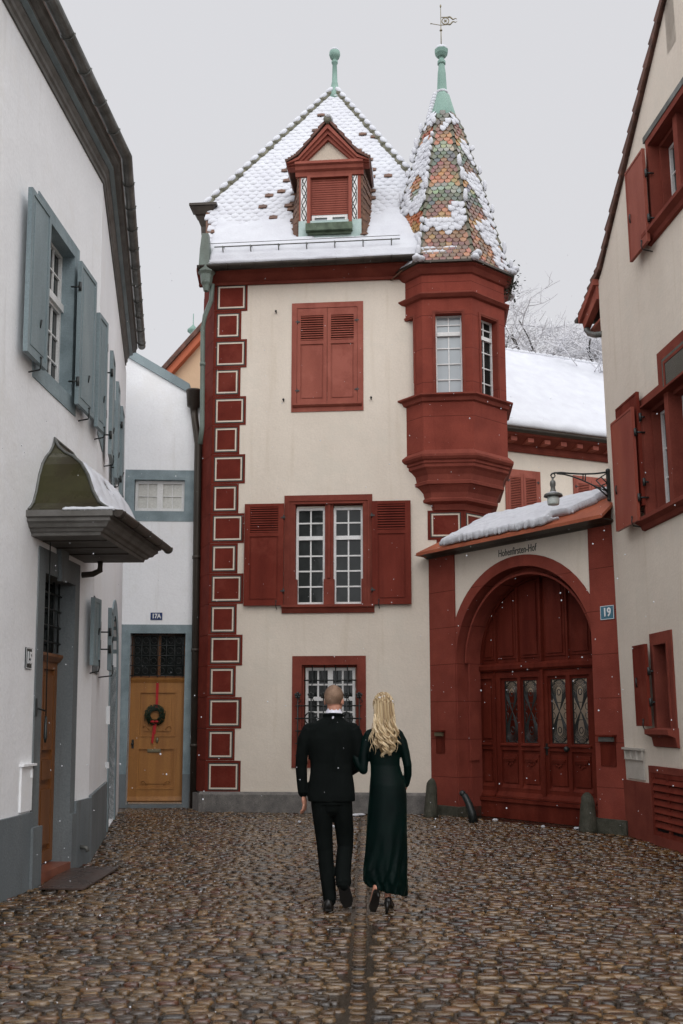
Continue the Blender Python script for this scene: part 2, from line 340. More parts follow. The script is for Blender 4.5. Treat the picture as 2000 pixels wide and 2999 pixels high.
def shutter(par, P, u0, u1, z0, z1, o, louv=None, lower=True, mt=None, th=.035, hinge=None, name='shutter', st=.065, panelz=None):
    """one shutter leaf; louv=(z0,z1) of the louvre field"""
    mt = mt or M['red']; m = MB(); W = u1-u0; st = min(st, W*.2)
    zs = [z0]
    if louv:
        l0, l1 = louv
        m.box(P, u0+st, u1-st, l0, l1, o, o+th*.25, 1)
        n = max(5, int((l1-l0)/.042))
        for i in range(n):
            z = l0+(l1-l0)*(i+.5)/n; h = (l1-l0)/n
            m.hexa([P.w(u0+st,z-h*.34,o+th*.9),P.w(u1-st,z-h*.34,o+th*.9),P.w(u1-st,z+h*.24,o+th*.35),P.w(u0+st,z+h*.24,o+th*.35),
                    P.w(u0+st,z-h*.26,o+th*1.05),P.w(u1-st,z-h*.26,o+th*1.05),P.w(u1-st,z+h*.34,o+th*.5),P.w(u0+st,z+h*.34,o+th*.5)])
        m.box(P, u0, u0+st, z0, z1, o, o+th); m.box(P, u1-st, u1, z0, z1, o, o+th)
        m.box(P, u0+st, u1-st, l1, z1, o, o+th)
        if l0-z0 > .3:
            m.box(P, u0+st, u1-st, l0-.07, l0, o, o+th); m.box(P, u0+st, u1-st, z0, z0+.09, o, o+th)
            m.box(P, u0+st, u1-st, z0+.09, l0-.07, o, o+th*.45)
            m.box(P, u0+st+.025, u1-st-.025, z0+.12, l0-.1, o+th*.45, o+th*.8)
        else: m.box(P, u0+st, u1-st, z0, l0, o, o+th)
    else:
        m.box(P, u0, u1, z0, z1, o, o+th*.6); m.frame(P, u0, u1, z0, z1, st, st, st, st, o+th*.6, o+th)
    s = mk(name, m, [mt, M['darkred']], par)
    if hinge is not None:
        h = MB(); uh = u0 if hinge < 0 else u1; ds = 1 if hinge < 0 else -1
        for z in (z0+(z1-z0)*.14, z0+(z1-z0)*.86):
            h.box(P, min(uh-ds*.03, uh+ds*.05), max(uh-ds*.03, uh+ds*.05), z-.012, z+.012, o+th, o+th+.012)
            h.tube([P.w(uh, z-.045, o+th*.5+.012), P.w(uh, z+.045, o+th*.5+.012)], .013, 6)
        mk('hinge', h, M['iron'], s)
    return s
def stay(par, P, u, z, o):
    m = MB(); m.tube([P.w(u, z-.04, 0), P.w(u, z-.02, o+.04), P.w(u-.01, z+.03, o+.055), P.w(u, z+.09, o+.05)], .008, 6)
    m.ell(P.w(u-.005, z+.1, o+.05), (.013,)*3, n=6, m=4)
    mk('shutter_stay', m, M['iron'], par)
def surround(par, P, u0, u1, z0, z1, wl, wr, wb, wt, o0, o1, mt, name='window_frame', mould=True):
    m = MB(); m.frame(P, u0, u1, z0, z1, wl, wr, wb, wt, o0, o1)
    if mould:
        e = .022
        m.frame(P, u0+wl-e*1.2, u1-wr+e*1.2, z0+wb-e*1.2, z1-wt+e*1.2, e, e, e, e, o1, o1+.012)
        m.frame(P, u0+wl, u1-wr, z0+wb, z1-wt, .03, .03, .03, .03, o0, o1-.09)
    return mk(name, m, mt, par)
def curve_pipe(par, pts, r, mt, name='downpipe', rings=1.6, n=12):
    m = MB(); m.tube(pts, r, n)
    pts = [Vector(p) for p in pts]; acc = 0
    for a, b in zip(pts, pts[1:]):
        L = (b-a).length; d = (b-a).normalized(); k = int(L/rings)
        for i in range(k):
            q = a+d*(rings*(i+.5)); m.tube([q-d*.03, q+d*.03], r*1.18, n)
    return mk(name, m, mt, par)
def text_obj(par, P, s, uc, zc, o, h, mt, name='lettering', squeeze=1.0, shear=0, bold=0, depth=.003, rot=0, gap=1):
    cu = bpy.data.curves.new(name, 'FONT'); cu.body = s; cu.align_x = 'CENTER'; cu.align_y = 'CENTER'; cu.size = h*1.4
    cu.extrude = depth; cu.shear = shear; cu.offset = bold; cu.space_character = gap; cu.resolution_u = 3
    t = bpy.data.objects.new(name, cu); sc.collection.objects.link(t)
    dg = bpy.context.evaluated_depsgraph_get(); dg.update(); me = bpy.data.meshes.new_from_object(t.evaluated_get(dg))
    bpy.data.objects.remove(t); m = MB(); cr, sr = math.cos(rot), math.sin(rot)
    vs = []
    for v in me.vertices:
        x, y = v.co.x*squeeze, v.co.y; x, y = x*cr-y*sr, x*sr+y*cr
        vs.append(P.w(uc+x, zc+y, o+v.co.z+depth))
    m.add(vs, [tuple(p.vertices) for p in me.polygons])
    return mk(name, m, mt, par)
def lump(u, v, s=1): return noise.noise(Vector((u*s, v*s, 3.7)))

# ================================================================ CORNER HOUSE
CH = thing('corner_house', (*PC.o, 0), 'tall cream corner house with red quoins, snowy tiled roof and a red bay tower', 'house')
def U(P, *a): return P.R(*a)
W1 = PC.R(854, 886, 1064, 1205); W2 = PC.R(832, 1450, 1091, 1792); W3 = PC.R(855, 1921, 1072, 2249)
def rect(r): return [(r[0], r[2]), (r[1], r[2]), (r[1], r[3]), (r[0], r[3])]
m = MB(); m.prism(PC, [(0, 0), (4.5, 0), (4.5, 9.85), (0, 9.85)], -.4, 0, 0, [rect(W1), rect(W2), rect(W3)]); mk('wall', m, M['cream'], CH)
q = 1/math.sqrt(2)
PCR = Pl(PC.o+PC.d*4.5, (PC.d-PC.n)*q, (PC.d+PC.n)*q)
PCL = Pl(PC.o, Vector((-.405, .914)).normalized(), Vector((-.914, -.405)).normalized())
e1 = PCR.o+PCR.d*.72; PCR2 = Pl(e1, -PC.n, PC.d)
e2 = PCL.o+PCL.d*.72; PCL2 = Pl(e2, -PC.n, -PC.d)
m = MB(); m.box(PCR, 0, .72, 0, 9.85, -.3, 0); m.box(PCR2, 0, 6, 0, 9.85, -.3, 0); m.box(PCL2, 0, 4, 0, 11.2, -.3, 0)
m.box(PC, -.3, 4.9, 0, 9.8, -7.2, -6.9); mk('side_wall', m, M['cream'], CH)
m = MB()
for i in range(17):
    z = .33+i*.5435; m.box(PCL, -.004, .715, z, z+.537, -.3, .012)
m.prism(PCL, [(0, 9.57), (.715, 9.57), (.715, 11.2), (0, 10.2)], -.3, .006)
mk('side_quoins', m, M['quoin'], CH, label='dark red painted stone courses on the chamfered left corner')
# plinth
m = MB(); m.box(PC, -.1, 4.5, 0, .3, 0, .07); m.box(PCL, -.07, .8, 0, .3, 0, .07); m.profile(PC, -.1, 4.5, [(0, .3), (.07, .3), (.02, .345), (0, .345)])
mk('plinth', m, M['granite'], CH, label='rough grey granite plinth with patched mortar')
# quoins
for i in range(17):
    z0 = .33+i*.5435; z1 = z0+.537; wide = (i % 2 == 0); ur = .61 if wide else .5
    m = MB(); m.box(PC, 0, ur, z0, z1, 0, .012)
    fu0, fu1, fz0, fz1 = .045, ur-.055, z0+.045, z1-.05
    m.frame(PC, fu0, fu1+.02, fz0-.01, fz1+.01, .02, .02, .02, .02, .012, .015, 1)
    m.frame(PC, fu0+.02, fu1, fz0+.01, fz1-.01, .026, .026, .026, .026, .012, .017, 2)
    mk('quoin', m, [M['quoin'], M['band_d'], M['band_w']], CH)
def qblock(P, u0, u1, z0, z1, par):
    m = MB(); m.box(P, u0, u1, z0, z1, 0, .012); m.frame(P, u0+.05, u1-.05, z0+.04, z1-.04, .02, .02, .02, .02, .012, .015, 1)
    m.frame(P, u0+.07, u1-.07, z0+.06, z1-.06, .026, .026, .026, .026, .012, .017, 2)
    mk('quoin', m, [M['quoin'], M['band_d'], M['band_w']], par)
qblock(PC, 3.87, 4.5, 4.68, 5.2, CH); qblock(PCR, .0, .66, 4.68, 5.2, CH)
m = MB(); m.box(PC, 4.02, 4.5, 4.1, 5.4, 0, .008); m.box(PCR, 0, .72, 0, 4.68, 0, .006); m.box(PCR, 0, .72, 5.2, 5.6, 0, .006)
mk('corner_strip', m, M['quoin'], CH)
# upper window with closed shutters
u0, u1, z0, z1 = W1
surround(CH, PC, u0, u1, z0, z1, .095, .105, .14, .1, -.22, .015, M['redlight'], mould=False)
a0, a1, b0, b1 = u0+.095, u1-.105, z0+.14, z1-.1; mid = (a0+a1)/2
for x0, x1, hg in ((a0+.004, mid-.004, -1), (mid+.004, a1-.004, 1)):
    shutter(CH, PC, x0, x1, b0+.005, b1-.005, -.03, (b1-.62, b1-.14), mt=M['redlight'], hinge=hg)
m = MB(); m.profile(PC, u0+.03, u1-.03, [(.015, z0+.1), (.015, z0+.16), (.075, z0+.145), (.075, z0+.115), (.04, z0+.09), (.015, z0+.08)]); mk('sill', m, M['redlight'], CH)
m = MB()
for px, py in ((809, 916), (831, 1174), (1087, 1168)):
    uu, zz = PC.uz(px, py); m.tube([PC.w(uu, zz, 0), PC.w(uu, zz, .05)], .014, 6); m.ell(PC.w(uu, zz+.01, .055), (.022,)*3, n=6, m=4)
mk('shutter_catch', m, M['iron'], CH)
# middle window
u0, u1, z0, z1 = W2
m = MB(); m.frame(PC, u0, u1, z0, z1, .2, .17, .13, .16, -.2, .02)
m.frame(PC, u0+.06, u1-.05, z0+.1, z1-.08, .03, .03, .03, .03, .02, .036); m.frame(PC, u0+.13, u1-.11, z0+.13, z1-.13, .03, .03, .001, .03, .02, .03)
mm0, mm1 = PC.uz(951, 1620)[0], PC.uz(975.5, 1620)[0]
m.box(PC, mm0, mm1, z0+.13, z1-.16, -.2, -.02); m.box(PC, mm0+.05, mm1-.05, z0+.6, z1-.16, -.02, .01)
m.box(PC, mm0-.02, mm1+.02, z0+.13, z0+.58, -.2, .005); m.box(PC, u0+.18, u0+.235, z0+.13, z0+.58, -.2, .005); m.box(PC, u1-.2, u1-.155, z0+.13, z0+.58, -.2, .005)
mk('window_frame', m, M['stone0'], CH)
for x0, x1 in ((u0+.2, mm0), (mm1, u1-.17)):
    casement(CH, PC, x0, x1, z0+.13, z1-.16-.05, -.13, 2, (.167, .335, .5, .86), gb=.026, transom=(.695,))
m = MB(); m.profile(PC, u0-.03, u1+.03, [(.0, z0-.02), (.0, z0+.13), (.11, z0+.125), (.11, z0+.08), (.07, z0+.06), (.05, z0+.02), (.03, z0-.02)]); mk('sill', m, M['stone0'], CH)
for r, lv, hg in ((PC.R(717, 1478, 832, 1775), PC.R(738, 1487, 814, 1562), 1), (PC.R(1090, 1469, 1204, 1771), PC.R(1106, 1478, 1184, 1553), -1)):
    s = shutter(CH, PC, r[0], r[1], r[2], r[3], .045, (lv[2], lv[3]), hinge=hg, st=.1)
    stay(CH, PC, r[1]-.12 if hg > 0 else r[0]+.12, r[2]-.02, .05)
# lower grated window
u0, u1, z0, z1 = W3
surround(CH, PC, u0, u1, z0, z1, .17, .15, .12, .16, -.25, .02, M['stone0'])
x0, x1 = u0+.17, u1-.15; xm = (x0+x1)/2
casement(CH, PC, x0+.05, xm, z0+.17, z1-.2, -.17, 2, (.17, .33, .5, .83), gb=.03, transom=(.66,), gm=M['glass'])
casement(CH, PC, xm, x1-.05, z0+.17, z1-.2, -.17, 2, (.17, .33, .5, .83), gb=.03, transom=(.66,), gm=M['glass'])
m = MB(); O = .16
us = [PC.uz(x, 2050, O)[0] for x in (872, 911, 947, 980, 1015, 1052)]
zz = [PC.uz(960, y, O)[1] for y in (2031, 2067, 2104, 2141, 2178, 2213)]
for i, u in enumerate(us): m.tube([PC.w(u, z0+.1, O), PC.w(u, zz[0]-.02 if i in (0, 5) else zz[0]+.02, O)], .012, 6)
for z in zz[1:]: m.tube([PC.w(us[0]-.04, z, O), PC.w(us[-1]+.04, z, O)], .012, 6); 
for z in zz[1:]:
    for u in (us[0], us[-1]): m.tube([PC.w(u, z, O), PC.w(u, z, 0)], .012, 6)
zt = PC.uz(960, 1992, .02)[1]; m.tube([PC.w(us[1]-.15, zt, -.02), PC.w(us[4]+.15, zt, -.02)], .012, 6)
for u in us[1:5]: m.tube([PC.w(u, z1-.16, -.02), PC.w(u, zt, -.02), PC.w(u, zz[0]+.02, O)], .01, 6)
for cu_ in (us[1], us[4]):
    for cz in (zz[2],): m.tube([PC.w(cu_+.105*math.cos(a*math.pi/10), cz+.105*math.sin(a*math.pi/10), O+.01) for a in range(20)], .011, 6, closed=True)
for u in us:
    zc = zz[0]-.0+.0
    for a in range(5):
        an = a*2*math.pi/5+.3; m.ell(PC.w(u+.035*math.cos(an), zc-.03+.035*math.sin(an), O+.02), (.026, .016, .026), n=6, m=4)
    m.ell(PC.w(u, zc-.03, O+.04), (.014,)*3, n=6, m=4)
    m.tube([PC.w(u, zc-.05, O), PC.w(u+.06, zc-.14, O+.02), PC.w(u, zc-.17, O)], .008, 5)
mk('window_grille', m, M['iron'], CH)
# cornice under the eaves, gutter
m = MB(); m.profile(PC, -.3, 4.2, [(-.02, 9.52), (.05, 9.52), (.05, 9.57), (.1, 9.6), (.2, 9.66), (.26, 9.72), (.26, 9.78), (-.02, 9.78)]); mk('cornice', m, M['stone0'], CH)
m = MB(); c0 = PC.w(-.25, 9.74, .37); c1 = PC.w(3.85, 9.79, .37); n = 9
ring = []
vs = []
for e in (c0, c1):
    for r in (.085, .075):
        for i in range(n):
            a = math.pi+math.pi*i/(n-1); vs.append(e+Vector((*(PC.n*(r*math.cos(a))), r*math.sin(a))))
fs = [(i, i+1, 2*n+i+1, 2*n+i) for i in range(n-1)]+[(n+i, n+i+1, 3*n+i+1, 3*n+i) for i in range(n-1)]+[(0, n, 3*n, 2*n), (n-1, 2*n-1, 4*n-1, 3*n-1)]
for b in (0, 2*n): fs += [(b+i, b+i+1, b+n+i+1, b+n+i) for i in range(n-1)]
m.add(vs, fs, 0, True)
for k in range(9): q = PC.w(-.2+k*.5, 9.745+k*.006, .37); m.tube([q+Vector((*(PC.n*(.088*math.cos(a))), .088*math.sin(a))) for a in [math.pi+math.pi*i/8 for i in range(9)]], .008, 5)
mk('gutter', m, M['brownpipe'], CH)
# ---- main roof
PR_ = math.radians(58); RS = Vector((*(-PC.n*math.cos(PR_)), math.sin(PR_))); RN = Vector((*(PC.n*math.sin(PR_)), math.cos(PR_)))
RO = PC.w(0, 9.78, .38); RD = Vector((*PC.d, 0))
def rp(a, b, h=0): return RO+RD*a+RS*b+RN*h
def rpx(px, py):
    r = ray(px, py); C = Vector((0, 0, CAMH)); t = (RO-C).dot(RN)/r.dot(RN); W = C+r*t-RO; return W.dot(RD), W.dot(RS)
F1 = rpx(603, 604); AP = rpx(980, 262); RH = rpx(1205, 515)
k = (AP[0]-RH[0])/(AP[1]-RH[1]); F2 = (RH[0]-k*RH[1], 0)
def back(p, d):  # mirror a point of the front plane to the rear slope
    return Vector((p.x-PC.n.x*d, p.y-PC.n.y*d, p.z))
front = [rp(-.1, 0), rp(*F1), rp(*AP), rp(*F2)]
apex = front[2]; depth_ap = (apex-front[0]).to_2d().dot(-PC.n)
bk = [back(front[0], 2*depth_ap), back(front[1], 2*(depth_ap-(front[1]-front[0]).to_2d().dot(-PC.n))), back(front[3], 2*depth_ap)]
m = MB(); P8 = [front[0]-RN*.0, front[1], apex, front[3], bk[0], bk[1], bk[2]]
m.add([p for p in P8], [(0, 3, 2, 1), (0, 1, 5, 4), (1, 2, 5), (2, 3, 6), (4, 5, 2, 6), (0, 4, 6, 3)])
mk('roof', m, M['tile'], CH)
# dormer plane and footprint
PDm = Pl(PC.o, PC.d, PC.n); dO = (rp(*rpx(967, 694)).to_2d()-PC.o).dot(PC.n)+.02
def inside(a, b, poly):
    c = False
    for i in range(len(poly)):
        x0, y0 = poly[i]; x1, y1 = poly[i-1]
        if (y0 > b) != (y1 > b) and a < (x1-x0)*(b-y0)/(y1-y0)+x0: c = not c
    return c
poly = [(-.06, 0), (F1[0]+.05, F1[1]), AP, (F2[0], 0)]
dz = [rpx(x, y) for x, y in ((852, 500), (868, 694), (1066, 694), (1078, 480), (1020, 420), (962, 378), (905, 420))]
m = MB(); mt_ = MB(); TW, TE = .168, .138
row = 0; b = .12
while b < AP[1]-.05:
    a = -1.0+(row % 2)*TW/2+random.uniform(-.02, .02)
    while a < 5.2:
        if inside(a, b, poly) and not inside(a, b+.03, dz) and a < 4.6:
            dd = min(abs(a-dz[0][0]), 9)
            near = inside(a-.13, b, dz) or inside(a+.13, b, dz)
            bare = random.random() < (.55 if near else .018)
            w_, l_ = TW*.5, TE*.62
            hh = random.uniform(.011, .03)*(0.75 if b > 4 else 1); c = rp(a, b)
            if bare: mt_.box(Pl(RO.to_2d(), PC.d, PC.n), 0, .001, 0, .001, 0, .001)if False else mt_.hexa([rp(a-w_*.93,b-l_,.03),rp(a+w_*.93,b-l_,.03),rp(a+w_*.93,b+l_,.004),rp(a-w_*.93,b+l_,.004),rp(a-w_*.93,b-l_,.05),rp(a+w_*.93,b-l_,.05),rp(a+w_*.93,b+l_,.02),rp(a-w_*.93,b+l_,.02)])
            else:
                # pillow of snow with a rounded lower lip
                vs = []; N_ = 6; jx = random.uniform(.9, 1.08)
                for j in range(5):
                    t = j/4; bb = b-l_*1.1*jx+2.3*l_*t
                    for i in range(N_+1):
                        x = -1+2*i/N_; lip = (1-abs(x)**2.2)*l_*.42
                        hgt = hh*(1-abs(x)**2.6)*(.55+.45*math.sin(min(1, t*1.8+.25)*math.pi*.5))*(1-.55*t)+.006
                        vs.append(rp(a+x*w_*1.02, bb-(lip if j == 0 else lip*(1-t)), (.012 if j == 0 else hgt+.02*(1-t))))
                fs = [(j*(N_+1)+i, j*(N_+1)+i+1, (j+1)*(N_+1)+i+1, (j+1)*(N_+1)+i) for j in range(4) for i in range(N_)]
                k0 = len(vs); vs += [rp(a+(-1+2*i/N_)*w_, b-l_*1.1-(1-abs(-1+2*i/N_)**2.2)*l_*.3, -.01) for i in range(N_+1)]
                fs += [(i, k0+i, k0+i+1, i+1) for i in range(N_)]
                m.add(vs, fs, 0, True)
        a += TW
    b += TE; row += 1
mk('bare_tile', mt_, M['tile'], CH, kind='stuff')
# smooth drift towards the eaves
def th(s, t):
    a, b = -.1+s*4.6, t*2.3
    if inside(a, b+.02, dz) : return 0
    if not inside(a, max(b, .01), poly): return 0
    k = .085-.055*(b/2.3)**.7+.02*lump(a, b, 1.3)+.012*lump(a, b, 6)
    if b < .12: k *= .6+.25*lump(a, 0, 3)
    if b > 1.2: k -= (b-1.2)*.045+max(0, .03*lump(a, b, 2))
    return k
m.sheet(lambda s, t: rp(-.1+s*4.6, t*2.3), RN, 92, 46, th)
mk('roof_snow', m, M['snow'], CH, label='thick white snow lying on the rounded roof tiles')
m = MB(); ms = MB()
for A_, B_ in ((F1, AP), (AP, (RH[0]+.5*(RH[0]-AP[0])*.3, RH[1]+.15*(RH[1]-AP[1])))):
    pa, pb = rp(*A_), rp(*B_); L = (pb-pa).length; d = (pb-pa).normalized(); up = (RN+Vector((-PC.d.x if A_ is F1 else PC.d.x, 0, .6))).normalized()
    if d.z < 0: pass
    y = d.cross(up).normalized(); z = y.cross(d); n = int(L/.29)
    for i in range(n):
        c = pa+d*(L*(i+.5)/n); s_ = 1 if d.z > 0 else -1
        m.tube([c-d*.17*s_-z*.01, c+d*.15*s_-z*.03], [.085, .065], 8)
        ms.ell(c+z*.055-d*.03*s_, (.135, .085, .055), (d, y, z), 10, 6, jit=.05)
mk('ridge_tiles', m, M['ridge'], CH); mk('ridge_snow', ms, M['snow'], CH)
# snow guard rail
m = MB(); g0, g1 = rpx(632, 748), rpx(1172, 724)
for h, o_ in ((.17, 0),): m.tube([rp(g0[0], g0[1], h), rp(g1[0], g1[1], h)], .011, 6); m.tube([rp(g0[0]-.1, g0[1]+.12, h), rp(g1[0], g1[1]+.12, h)], .006, 5)
for i in range(7): a = g0[0]+(g1[0]-g0[0])*(i+.3)/6.6; bb = g0[1]+(g1[1]-g0[1])*i/6; m.tube([rp(a, bb-.05, .02), rp(a, bb, .19)], .01, 5); m.tube([rp(a, bb+.2, .02), rp(a, bb, .17)], .008, 5)
mk('snow_guard', m, M['zinc'], CH)
# finial
m = MB(); ax = apex+Vector((0, 0, 0))
m.lathe(ax, [(.28, -.42), (.16, -.12), (.10, .0), (.075, .12), (.07, .16), (.062, .17), (.05, .62), (.07, .64), (.075, .68), (.05, .7), (.045, .74), (.1, .77), (.125, .84), (.12, .92), (.06, .97), (0.001, .98)], 14)
f = mk('roof_finial', m, M['copper'], CH); m = MB(); m.ell(ax+Vector((0, 0, .95)), (.11, .11, .06)); m.ell(ax+Vector((0, 0, -.1)), (.14, .14, .07), jit=.1); mk('snow_cap', m, M['snow'], f)
# left gutter head and rainwater pipe
m = MB(); c = rp(F1[0]-.02, F1[1]); cx, cy, cz = c
PH = Pl((cx, cy), PC.d, PC.n)
m.loft([[PH.w(x*a, z, y*a*.7) for x, y in ((-1,-1),(1,-1),(1,1),(-1,1))] for a, z in ((.05, cz-.62), (.06, cz-.45), (.14, cz-.25), (.17, cz-.22), (.24, cz-.08), (.27, cz-.07), (.27, cz-.02))], sm=False)
mk('hopper', m, M['brownpipe'], CH)
m = MB(); P0 = PC.w(-.1, 9.6, .3); 
m.lathe(P0, [(.05, -.3), (.07, -.2), (.1, -.15), (.12, 0), (.16, .05), (.16, .16)], 8, sm=False); 
m.loft([[PC.w(-.13+x*a, z, .3+y*a) for x, y in ((-1,-1),(1,-1),(1,1),(-1,1))] for a, z in ((.1, 9.72), (.085, 10.1), (.06, 10.4))], sm=False)
mk('hopper', m, M['patina'], CH)
pl = [PC.w(*PC.uz(622, 832, .2), .2), PC.w(*PC.uz(618, 880, .16), .16), PC.w(*PC.uz(600, 925, .12), .12), PC.w(*PC.uz(594, 960, .12), .12), PC.w(*PC.uz(592, 1250, .12), .12), PC.w(*PC.uz(586, 1300, .12), .12)]
curve_pipe(CH, pl, .044, M['patina'], rings=1.4)
# ---- dormer
def dp(px, py, o=0): u, z = PC.uz(px, py, dO+o); return u, z
L_, R_ = dp(876, 694)[0], dp(1057, 694)[0]; zb, zc0, zc1 = dp(967, 694)[1], dp(967, 513)[1], dp(967, 484)[1]
zap = dp(962, 378)[1]; el, er = dp(843, 482)[0], dp(1082, 476)[0]; um = dp(962, 400)[0]
w0, w1_, wz0, wz1 = *[dp(x, 600)[0] for x in (911, 1019)], dp(965, 667)[1], dp(965, 520)[1]
DR = mk('dormer', (lambda m: (m.prism(PC, [(L_, zb), (R_, zb), (R_, zc0), (L_, zc0)], dO-.12, dO, 0, [[(w0, wz0), (w1_, wz0), (w1_, wz1), (w0, wz1)]]), m)[1])(MB()), M['redlight'], CH)
m = MB(); 
# tiled cheeks
for s_, uu in ((-1, L_), (1, R_)):
    m = MB()
    nrow = 13
    for i in range(nrow):
        z0 = zb+(zc1+.05-zb)*i/nrow; dpt = (z0-zb)/math.tan(PR_)+.1; flare = .16*(1-i/nrow*.5)+.03*(i % 2)
        nn = 3
        for j in range(nn):
            o0 = dO-dpt*j/nn; o1 = dO-dpt*(j+1)/nn; f0 = flare*(j)/nn; f1 = flare*(j+1)/nn
            hz = (zc1-zb)/nrow*1.3
            m.hexa([PC.w(uu, z0, o0-.01), PC.w(uu+s_*(.05+f0), z0-.02, o0-.01), PC.w(uu+s_*(.03+f0), z0+hz, o0-.01), PC.w(uu, z0+hz, o0-.01),
                    PC.w(uu, z0, o1+.01), PC.w(uu+s_*(.06+f1), z0-.02, o1+.01), PC.w(uu+s_*(.035+f1), z0+hz, o1+.01), PC.w(uu, z0+hz, o1+.01)])
    mk('cheek_tiles', m, M['tile'], DR)
m = MB(); dt = (zap-zb)/math.tan(PR_)+.6
c_l, c_r = dp(866, 500)[0], dp(1065, 500)[0]
m.profile(PC, c_l, c_r, [(dO-.05, zc0-.02), (dO+.03, zc0-.02), (dO+.05, zc0+.05), (dO+.1, zc0+.08), (dO+.12, zc1-.06), (dO+.17, zc1-.04), (dO+.17, zc1+.01), (dO-.05, zc1+.01)]); mk('dormer_cornice', m, M['redlight'], DR)
# gable boards with flared foot
def gab(off): 
    pts = [(el, zc1-.02-off*.2), (el+.22, zc1+.09-off*.8), (um, zap-off*1.35), (er-.22, zc1+.09-off*.8), (er, zc1-.02-off*.2)]
    return pts
m = MB()
for off0, off1, oo in ((0, .07, .19), (.07, .135, .14), (.135, .2, .09)):
    A_, B_ = gab(off0), gab(off1)
    for i in range(4): m.prism(PC, [A_[i], A_[i+1], B_[i+1], B_[i]], dO-.08, dO+oo)
mk('gable_board', m, M['redlight'], DR)
m = MB(); B_ = gab(.185); m.prism(PC, [(B_[1][0], zc1), (B_[3][0], zc1), (B_[3][0], B_[3][1]), (um, B_[2][1]), (B_[1][0], B_[1][1])], dO-.08, dO+.02); mk('tympanum', m, M['cream2'], DR)
m = MB(); A_ = gab(-.035)
for i in range(4):
    (x0, y0), (x1, y1) = A_[i], A_[i+1]; nx, ny = -(y1-y0), x1-x0; l = math.hypot(nx, ny); nx, ny = nx/l, ny/l
    K_ = 4
    for k_ in range(K_):
        t0, t1 = k_/K_, (k_+1)/K_; low = .03 if i < 2 else 0
        xa, ya, xb, yb = x0+(x1-x0)*t0, y0+(y1-y0)*t0, x0+(x1-x0)*t1, y0+(y1-y0)*t1
        ha, hb = (.06, .03) if i < 2 else (.03, .06)
        m.prism(PC, [(xa, ya), (xb, yb), (xb+nx*hb, yb+ny*hb), (xa+nx*ha, ya+ny*ha)], dO-dt, dO+.22)
mk('dormer_roof', m, M['clayroof'], DR)
m = MB()
def thd(s, t): return .05+.03*lump(s*3, t*3, 1)
for i in (0, 1, 2, 3):
    (x0, y0), (x1, y1) = A_[i], A_[i+1]; nx, ny = -(y1-y0), x1-x0; l = math.hypot(nx, ny); nv = Vector((*(PC.d*(nx/l)), ny/l))
    m.sheet(lambda s, t: PC.w(x0+(x1-x0)*s+nx/l*.06, y0+(y1-y0)*s+ny/l*.06, dO+.05-dt*t), nv, 6, 8, lambda s, t: (.05+.02*lump(s*3+i, t*5, 1) if t > .12 else 0))
m.ell(PC.w(um, zap+.12, dO), (.1, .3, .07)); mk('dormer_snow', m, M['snow'], DR)
m = MB(); m.tube([PC.w(um, zap+.06, dO+.24), PC.w(um, zap+.1, dO-.3)], [.075, .09], 8); mk('ridge_cap', m, M['ridge'], DR)
m = MB(); m.frame(PC, w0-.075, w1_+.075, wz0, wz1+.06, .06, .06, 0, .06, dO, dO+.035); mk('dormer_frame', m, M['redlight'], DR)
m = MB(); zbl = dp(965, 626)[1]; m.box(PC, w0, w1_, zbl, wz1, dO-.1, dO-.04)
for i in range(16): z = zbl+(wz1-zbl)*i/16; m.box(PC, w0+.002, w1_-.002, z, z+.028, dO-.04, dO-.03)
mk('roller_blind', m, M['redlight'], DR)
xm = (w0+w1_)/2
casement(DR, PC, w0+.01, xm, wz0+.02, zbl, dO-.07, 1, (), fr=.05, gm=M['curtain']); casement(DR, PC, xm, w1_-.01, wz0+.02, zbl, dO-.07, 1, (), fr=.05, gm=M['curtain'])
for x in ((881, 900), (1029, 1047)):
    x0, x1 = dp(x[0], 600)[0], dp(x[1], 600)[0]; z0, z1 = dp(965, 645)[1], dp(965, 519)[1]; m = MB(); m.box(PC, x0, x1, z0, z1, dO, dO+.012)
    for k_ in range(3):
        ph = k_*1.6; m.tube([PC.w((x0+x1)/2+(x1-x0)*.36*math.sin(j*.55+ph), z0+(z1-z0)*j/20, dO+.014) for j in range(21)], .008, 5, 1)
    mk('ornament_panel', m, [M['frame'], M['ink']], DR)
m = MB(); m.box(PC, L_-.01, R_+.01, zb-.04, dp(965, 646)[1]-.0, dO, dO+.02); a0 = dp(965, 666)[1]
mk('apron', m, M['copper'] if False else M['signteal'] if False else mat('pale_verdigris', (.45,.55,.53), (.32,.43,.40), .6, 5), DR)
m = MB(); x0, x1 = dp(897, 680)[0], dp(1033, 680)[0]; m.box(PC, x0, x1, dp(965, 682)[1], a0+.03, dO+.02, dO+.14); m.box(PC, x0+.03, x1-.03, zb+.03, dp(965, 682)[1], dO+.02, dO+.07); mk('dormer_sill', m, mat('mossy_copper', (.10,.14,.09), (.04,.06,.035), .6, 7), DR)

